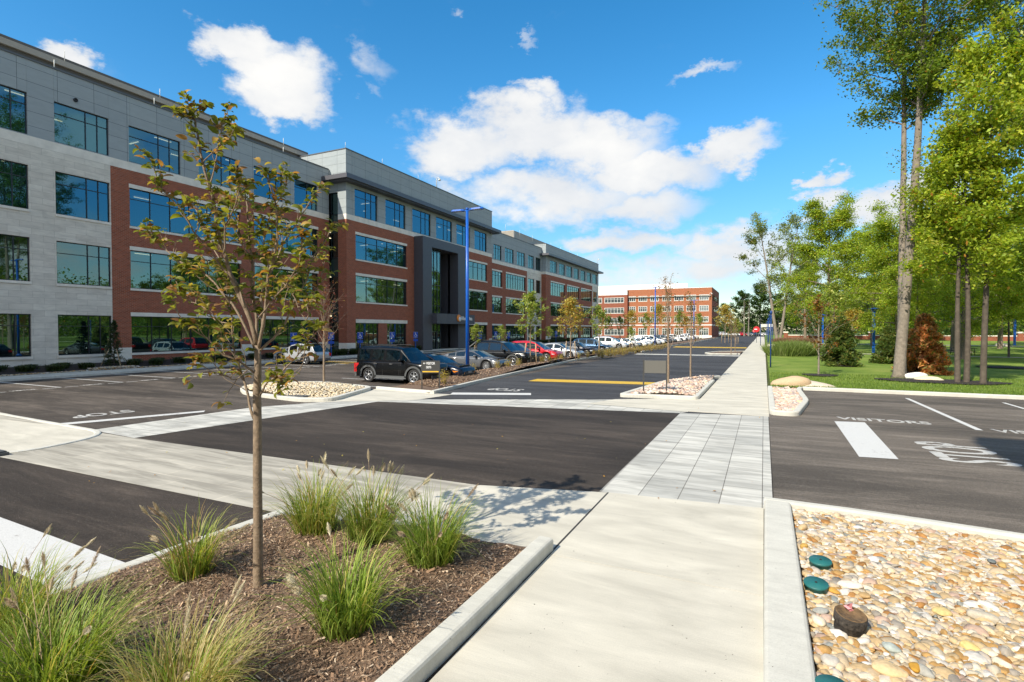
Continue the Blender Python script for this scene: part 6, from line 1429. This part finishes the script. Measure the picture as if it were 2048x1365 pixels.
v6=suv('crossover_car','bright red crossover car with its front wheel turned to the mulch strip',P_red,4.95,1.95,1.78,.38,False,spokes=6); place(v6,1092.5,724,1.47,1.95)
v7=sedan('sedan_car','silver sedan parked just behind the red crossover',P_silver,4.7,1.82,1.48); std(v7,-17.9,48.2)
v8=sedan('hatchback_car','dark blue low car between the silver sedan and the tall blue sport utility car',P_navy,4.3,1.76,1.45); std(v8,-18.1,54.5)
v9=suv('sport_utility_car','dark blue tall sport utility car left of the silver-white one',P_blue,4.9,1.9,1.75,.37,False); std(v9,-18.6,61.5)
v10=suv('sport_utility_car','silver-white large sport utility car in the middle of the parked row',P_pearl,5.1,1.98,1.82,.39,False,spokes=6); place(v10,1238,699.5,1.5,1.98)
rowlab=[('sedan','beige sedan right behind the silver-white sport utility car',P_beige,79),('sedan','white sedan with dark wheels, second behind the silver-white sport utility car',P_white,84.5),('sedan','white hatchback left of the second blue light pole',P_pearl,88.5),('sedan','pale blue car just right of the second blue light pole',P_silver,97),('suv','white car at the right of the second light pole group',P_white,101),('sedan','dark grey car near the end of the parked row',P_navy,106),('suv','dark car behind the bare tree near the end of the row',P_grey,113),('sedan','white car behind the bare tree on the pink rock island',P_white,121),('suv','white sport utility car further towards the row end',P_white,130),('sedan','silver car, third from the far end of the row',P_silver,139),('sedan','white car, second from the far end of the row',P_white,148),('suv','white car at the very far end of the row',P_pearl,156)]
protos={}
for kind,lab,col,y in rowlab:
    key=(kind,col.name)
    o=(suv if kind=='suv' else sedan)('sport_utility_car' if kind=='suv' else 'sedan_car',lab,col,**({'boxy':False,'H':1.72,'r':.36} if kind=='suv' else {})) if key not in protos else dup(protos[key],(0,0,0),0,lab)
    protos.setdefault(key,o); o.location=(-18.9,y,0)
# silver crossover on the left by the building
v20=suv('crossover_car','silver grey crossover with red tail lamp parked facing the office building',P_silver,4.65,1.88,1.66,.37,False,clad='blackplastic',group='cars parked by the building'); v20.location=(-34.0,31.6,0); v20.rotation_euler=(0,0,math.pi)
# cars in the far lot beyond the road end
fc=[(1444,'white car',v10),(1466,'white low car',protos[('sedan',P_white.name)]),(1480,'red car',v6),(1493,'silver car',v7),(1508,'dark car',v9),(1520,'white sedan',protos[('sedan',P_white.name)]),(1532,'pale blue car',v7),(1425,'pearl car',v10)]
for i,(px,l,s) in enumerate(fc):
    p=atD(px,670,228); dup(s,(p.x,p.y+14,0),[0,math.pi][i%2]+.1,l+' in the far lot '+['left of the stop sign end','under the pale dead trees','beside the white low car','left of the blue bollards','right of the stop sign','behind the walk end','at the right end of the far lot','at the left end of the far lot'][i],group='cars in the far lot')
# ================= STREET FURNITURE =================
def light_pole(px,py,label,h=9.75,rz=0,first=None):
    x,y=G(px,py); z=.15
    if first is not None: return dup(first,(x,y,z),rz,label)
    t=thing('light_pole',label,'light pole',(x,y,z),rz,'tall blue double light poles')
    m=MB(); m.tube([(0,0,0),(0,0,h-.1)],[.115,.085],12); m.lathe([(0,h-.1),(.1,h-.1),(.1,h),(0,h+.02)],12); m.build('pole','blue',t)
    m=MB(); m.box(-.19,.19,-.19,.19,-.1,.05); m.lathe([(.18,.05),(.17,.12),(.12,.16)],12); m.build('base','blue',t)
    for s in (1,-1):
        m=MB(); m.tube([(0,0,h-.18),(s*.22,0,h-.12)],.035,6)
        q=[(s*.2,-.09),(s*.35,-.17),(s*.95,-.16),(s*1.08,-.05),(s*1.08,.05),(s*.95,.16),(s*.35,.17),(s*.2,.09)]; n=len(q)
        vs=[(a,b,h-.16+.02*abs(a)) for a,b in q]+[(a*.97,b*.8,h-.06+.02*abs(a)) for a,b in q]; m.add(vs,[tuple(range(n)),tuple(range(n,2*n))[::-1]]+[(i,(i+1)%n,(i+1)%n+n,i+n) for i in range(n)]); hd=m.build('lamp_head','blue',t,recalc=True)
        m=MB(); m.box(min(s*.4,s*.9),max(s*.4,s*.9),-.11,.11,h-.162+.0,h-.150) ; m.build('lens','headlamp',hd)
    return t
lp1=light_pole(935,753,'nearest tall blue light pole with two flat lamp heads, among the parked cars')
light_pole(1310,692.8,'second tall blue light pole, behind the bare tree',first=lp1)
light_pole(1387.5,683,'third blue light pole, behind the thinner bare tree',first=lp1)
p=atD(1281,690,182); dup(lp1,(p.x,p.y,0),0,'farthest blue light pole, before the far brick building')
# lantern posts in the park
def lantern(px,D,h,label,first=None,s=1):
    p=atD(px,690,D); 
    if first is not None: return dup(first,(p.x,p.y,lawnz(p.x,p.y)),0,label,s)
    t=thing('lantern_post',label,'lantern',(p.x,p.y,lawnz(p.x,p.y)),0,'blue lantern posts in the park')
    m=MB(); m.box(-.14,.14,-.14,.14,-.1,h*.9); m.build('post','blue',t)
    m=MB(); m.lathe([(.1,h*.9),(.22,h*.91),(.28,h*.95),(.25,h*.965),(.12,h*.97)],12); m.build('lamp_bowl','blue',t)
    m=MB(); m.lathe([(.0,h+.02),(.1,h),(.26,h*.985),(.62,h*.972),(.6,h*.965),(.1,h*.975)],16); m.build('lamp_cap','blue',t); return t
ln=lantern(1747,63,5.4,'blue lantern post with a flat conical cap in the middle of the park')
lantern(1907,78,5,'blue lantern post behind the old thick tree',ln,.85); lantern(2029,88,5,'blue lantern post near the right edge of the park',ln,1.0); lantern(1854,100,5,'small dark lantern between the trees above the brown conifer',ln,.95); lantern(1645,100,5,'blue lantern far behind the orange-leaved small tree',ln,1)
# slim blue posts by the walk
x,y=G(1541,738)
t=thing('slim_post','nearest slim blue pole with a round top beside the walk','post',(x,y,.1),0,'slim blue poles along the walk'); m=MB(); m.tube([(0,0,-.1),(0,0,3.75)],.045,10); m.build('pole','blue_d',t); m=MB(); m.lathe([(0,3.72),(.075,3.74),(.09,3.85),(.075,3.98),(0,4.0)],10); m.build('cap','blue_d',t)
for (px,D,s,l) in ((1533,62,1.0,'second slim blue pole along the walk'),(1528.5,83,1,'third slim blue pole along the walk'),(1522,125,1.05,'slim blue pole with a wide cap near the end of the walk'),(1538,95,1.35,'taller slim blue pole behind the second one')):
    p=atD(px,690,D); dup(t,(max(.45,p.x),p.y,.1),0,l,s)
# blue banner frame
p=atD(1533,690,88); t=thing('sign_frame','small blue framed sign between two poles at the lawn edge far along the walk','sign',(p.x,p.y,.1)); m=MB(); m.tube([(-.9,0,0),(-.9,0,3.6)],.05,8); m.tube([(.9,0,0),(.9,0,3.6)],.05,8); m.build('posts','blue_d',t); m=MB(); m.box(-.9,.9,-.03,.03,3.1,3.6); m.build('panel','frame_w',t)
# visitor sign
def visitor_sign():
    x,y=G(880,777.5,.1); ang=math.atan2(CR.y,CR.x); t=thing('visitor_sign','charcoal sign reading visitor 3075 with a left arrow and an orange stripe, on two posts','sign',(x-.42*math.cos(ang),y-.42*math.sin(ang),.08),ang)
    m=MB(); m.box(-.42,-.37,-.025,.025,-.1,1.28); m.build('post','signgrey',t); m=MB(); m.box(.37,.42,-.025,.025,-.1,1.28); m.build('post','signgrey',t)
    m=MB(); m.box(-.369,.369,-.02,.018,.72,1.28); p=m.build('panel','signgrey',t)
    m=MB(); m.box(-.365,.365,-.028,-.0201,.76,.81); m.build('stripe','yellow',p)
    text_mesh('lettering','VISITOR','signwhite',.40,.115,(-.20,-.021,1.10),(1,0,0),(0,0,1),p,.004); text_mesh('lettering','3075','signwhite',.23,.105,(-.20,-.021,.93),(1,0,0),(0,0,1),p,.004)
    m=MB(); m.box(-.315,-.235,-.026,-.021,1.148,1.168); m.add([(-.335,-.0265,1.158),(-.290,-.0265,1.200),(-.272,-.0265,1.200),(-.312,-.0265,1.158),(-.272,-.0265,1.116),(-.290,-.0265,1.116)],[(0,3,2,1),(0,5,4,3)]); m.build('arrow','signwhite',p)
visitor_sign()
x,y=G(1287,787.5,.1); x2,y2=G(1333,789,.1)
t=thing('blank_sign','plain grey back of a two-post sign standing on the pink rock island','sign',((x+x2)/2,(y+y2)/2,.08),math.atan2(y2-y,x2-x)); hw_=math.hypot(x2-x,y2-y)/2
for s in (-1,1): m=MB(); m.box(s*hw_-.028,s*hw_+.028,-.03,.03,-.1,1.42); m.build('post','signgrey',t)
m=MB(); m.box(-hw_+.029,hw_-.029,-.02,.02,.88,1.40); m.build('panel','signback',t)
# wheelchair parking signs
def access_sign(px,X,label,first=None,py=657):
    y,z=onX(px,py,X)
    if first is not None: return dup(first,(X,y,0.15),0,label)
    t=thing('accessible_parking_sign',label,'sign',(X,y,.15),0,'blue wheelchair signs along the facade'); 
    ang=math.radians(28)
    T=Matrix.Rotation(math.radians(50),4,'Z')
    m=MB(); m.tube([(0,0,-.1),(0,0,2.35)],.045,8); m.build('post','blue',t)
    m=MB(); m.box(-.27,.27,-.075,-.05,1.65,2.35,T=T); p=m.build('panel','bluesign',t); m=MB(); m.box(-.27,.27,-.08,-.045,1.25,1.52,T=T); m.build('small_panel','bluesign',t)
    q=MB(); 
    def rr2(x,z): return T@Vector((x,-.082,z))
    # wheelchair symbol: head, back, seat, leg, wheel arc
    c=[rr2(-.03+.035*math.cos(a),2.22+.035*math.sin(a)) for a in np.linspace(0,2*math.pi,10,endpoint=False)]; q.add(c,[tuple(range(10))])
    def st(x0,z0,x1,z1,w=.022): 
        d=Vector((x1-x0,z1-z0)).normalized(); n=Vector((-d.y,d.x))*w; q.add([rr2(x0+n.x,z0+n.y),rr2(x1+n.x,z1+n.y),rr2(x1-n.x,z1-n.y),rr2(x0-n.x,z0-n.y)],[(0,1,2,3)])
    st(-.03,2.17,-.02,1.98); st(-.02,2.00,.10,2.00); st(.10,2.00,.16,1.84); st(-.03,2.1,.07,2.1,.016)
    for i in range(9): a0=math.radians(130+i*25); a1=math.radians(130+(i+1)*25); st(-.03+.115*math.cos(a0),1.90+.115*math.sin(a0),-.03+.115*math.cos(a1),1.90+.115*math.sin(a1),.016)
    for z0,z1 in ((1.67,1.683),(2.317,2.33)): q.add([rr2(-.25,z0),rr2(.25,z0),rr2(.25,z1),rr2(-.25,z1)],[(0,1,2,3)])
    q.build('wheelchair_symbol','signwhite',p); return t
a1=access_sign(587,-36.8,'leftmost blue wheelchair sign, above the silver crossover')
for px,l in ((662,'blue wheelchair sign seen through the reddish bare tree'),(720,'blue wheelchair sign at the brick corner left of the dark window'),(784,'blue wheelchair sign between the two ground floor windows'),(831,'blue wheelchair sign at the left edge of the charcoal portal'),(960,'blue wheelchair sign right of the light pole'),(991,'blue wheelchair sign, second to the right of the entrance'),(1017,'blue wheelchair sign, third to the right of the entrance'),(1112,'blue wheelchair sign before the second pavilion')):
    access_sign(px,-37.4,l,a1)
# trash bin at entrance
X=-38.9; y=onX(918,690,X)[0]; t=thing('litter_bin','dark round litter bin at the right side of the entrance portal','bin',(X,y,.2)); m=MB(); m.lathe([(0,0),(.28,0),(.32,.1),(.32,.9),(0,.9)],16); m.build('body','portal',t,recalc=True); m=MB(); m.lathe([(.34,.901),(.34,1.0),(.2,1.08),(0,1.1)],16); m.build('lid','blackplastic',t)
# picnic tables
def picnic(px,D,label,first=None,rz=.2):
    p=atD(px,690,D); z=lawnz(p.x,p.y)
    if first is not None: return dup(first,(p.x,p.y,z),rz,label)
    t=thing('picnic_table',label,'table',(p.x,p.y,z),rz,'dark metal picnic tables in the park'); m=MB()
    for i in range(7): m.box(-.95,.95,-.36+i*.105,-.36+i*.105+.08,.74,.78)
    m.build('table_top','blackplastic',t)
    for s in (-1,1):
        m=MB(); 
        for i in range(3): m.box(-.95,.95,s*.72-.14+i*.1,s*.72-.14+i*.1+.08,.43,.46)
        m.build('bench_seat','blackplastic',t)
        m=MB(); m.tube([(s*.7,-.75,.42),(s*.7,.75,.42)],.03,6); m.tube([(s*.7,-.3,.75),(s*.7,-.55,0)],.03,6); m.tube([(s*.7,.3,.75),(s*.7,.55,0)],.03,6); m.build('leg','blackplastic',t)
    return t
pt_=picnic(1892,60,'dark picnic table partly behind the orange-brown conifer'); picnic(1930,58,'dark picnic table seen between the slender trunks',pt_,.0); picnic(1708,92,'small dark picnic table far on the lawn behind the olive conifer',pt_,.1)
# do-not-enter / stop signs
def disc_sign(px,py,D,r,label,oct_=True):
    p=atD(px,py,D); t=thing('stop_sign',label,'sign',(p.x,p.y,0)); m=MB(); m.tube([(0,.05,0),(0,.05,p.z)],.05,6); m.build('post','greyplastic',t); n=8 if oct_ else 20; m=MB()
    T=Matrix.Rotation(-.15,4,'Z'); vs=[T@Vector((r*math.cos(2*math.pi*(i+.5)/n),y_,p.z+r*math.sin(2*math.pi*(i+.5)/n))) for y_ in (-.03,0) for i in range(n)]; m.add(vs,[tuple(range(n)),tuple(range(n,2*n))[::-1]]+[(i,(i+1)%n,(i+1)%n+n,i+n) for i in range(n)]); f=m.build('sign_face','redsign',t,recalc=True)
    if oct_: text_mesh('lettering','STOP','signwhite',r*1.4,r*.5,(-r*.7,-.04,p.z-r*.25),(1,0,0),(0,0,1),f,.01)
    else: m=MB(); m.box(-r*.7,r*.7,-.05,-.035,p.z-r*.15,p.z+r*.15); m.build('bar','signwhite',f)
disc_sign(1513,659,112,.62,'red round do-not-enter sign with a white bar at the end of the road',False)
disc_sign(1508,662.5,118,.34,'smaller red sign just left below the do-not-enter sign',True)
# irrigation lids and cap in the near gravel
def lid(px,py,label,r=.115,tilt=.25):
    x,y=G(px,py,.15); t=thing('irrigation_lid',label,'lid',(x,y,.12),0,'green irrigation lids in the gravel'); T=Matrix.Rotation(tilt,4,'X')
    m=MB(); m.lathe([(r*.96,-.10),(r*.96,0),(r,.0),(r,.018),(r*.97,.024),(0,.027)],32,T=T,smooth=True); m.build('cover','greenlid',t); m=MB(); m.lathe([(0,.0272),(.012,.0275),(.012,.033),(0,.034)],10,T=T,center=(0,0,0)); m.build('bolt','dark',t)
lid(1641,1119,'upper green plastic lid in the gravel beside the kerb',tilt=.1); lid(1632,1164,'middle green plastic lid in the gravel beside the kerb',tilt=.15); lid(1665,1368,'green plastic lid at the bottom edge of the view',tilt=.05)
x,y=G(1697,1232,.2); t=thing('valve_cap','round weathered brown cap on a speckled black pipe in the gravel, pink ribbon on top','cap',(x,y,.07)); T=Matrix.Rotation(.12,4,'X')@Matrix.Rotation(.10,4,'Y')
m=MB(); m.lathe([(.115,-.05),(.115,.075),(.125,.08),(.128,.085),(.128,.16),(.122,.165)],32,T=T); m.build('pipe','valvebody',t); m=MB(); m.lathe([(.1215,.166),(.118,.170),(.108,.171),(.104,.163),(0,.165)],32,T=T); m.build('cap','rustlid',t)
t=thing('ribbon','small crumpled pink marking ribbon lying on the round brown cap','ribbon',(x,y,.07)); m=MB(); rng=np.random.default_rng(3)
for q in range(3):
    pts=[Vector((-.02+.015*q+rng.normal()*.008,-.01+i*.012,.17+.05*math.sin(i*.9+q)*(.6+.3*q)+.02)) for i in range(6)]
    for a,b in zip(pts[:-1],pts[1:]): m.quad(a,b,b+Vector((.022,.004,.008)),a+Vector((.022,.004,.01)))
m.build('strip','pink',t)
# dark box at far left edge
x,y=G(4,912); mb=MB(); mb.box(-.35,.12,-.1,.1,0,.07); mb.box(-.3,.08,-.07,.07,.07,.10); o=mb.build('parking_block','greyplastic'); o.location=(x-.05,y,.0); tag(o,'small dark block at the left edge of the pavement','block')
# white ground light in facade bed
y,z=onX(390,725,-38.6); mb=MB(); mb.box(-.12,.12,-.3,.3,0,.06); mb.box(-.1,.1,-.27,.27,.06,.09); o=mb.build('ground_light','white'); o.location=(-38.6,y,.2); tag(o,'small white ground fixture in the planting before the brick facade','fixture')
# ================= BUILDING BEHIND THE VIEWPOINT (casts the shade on the visitor lot) =================
nb=thing('neighbour_building','brick office building next to the visitor lot, seen only by its shade on the asphalt','building')
m=MB(); m.box(-.9,42,-27,-4.5,0,17.7); m.build('brick_wall','brick',nb); m=MB(); m.box(-1.9,43,-28,-3.6,17.703,18.5); m.build('cornice','cornice',nb)
for i in range(8):
    for r_ in range(4): m=MB(); xx=1.4+i*5; zz=1.2+r_*4.2; m.box(xx,xx+3.2,-4.5,-4.42,zz,zz+2.4); f=m.build('window','glass',nb)
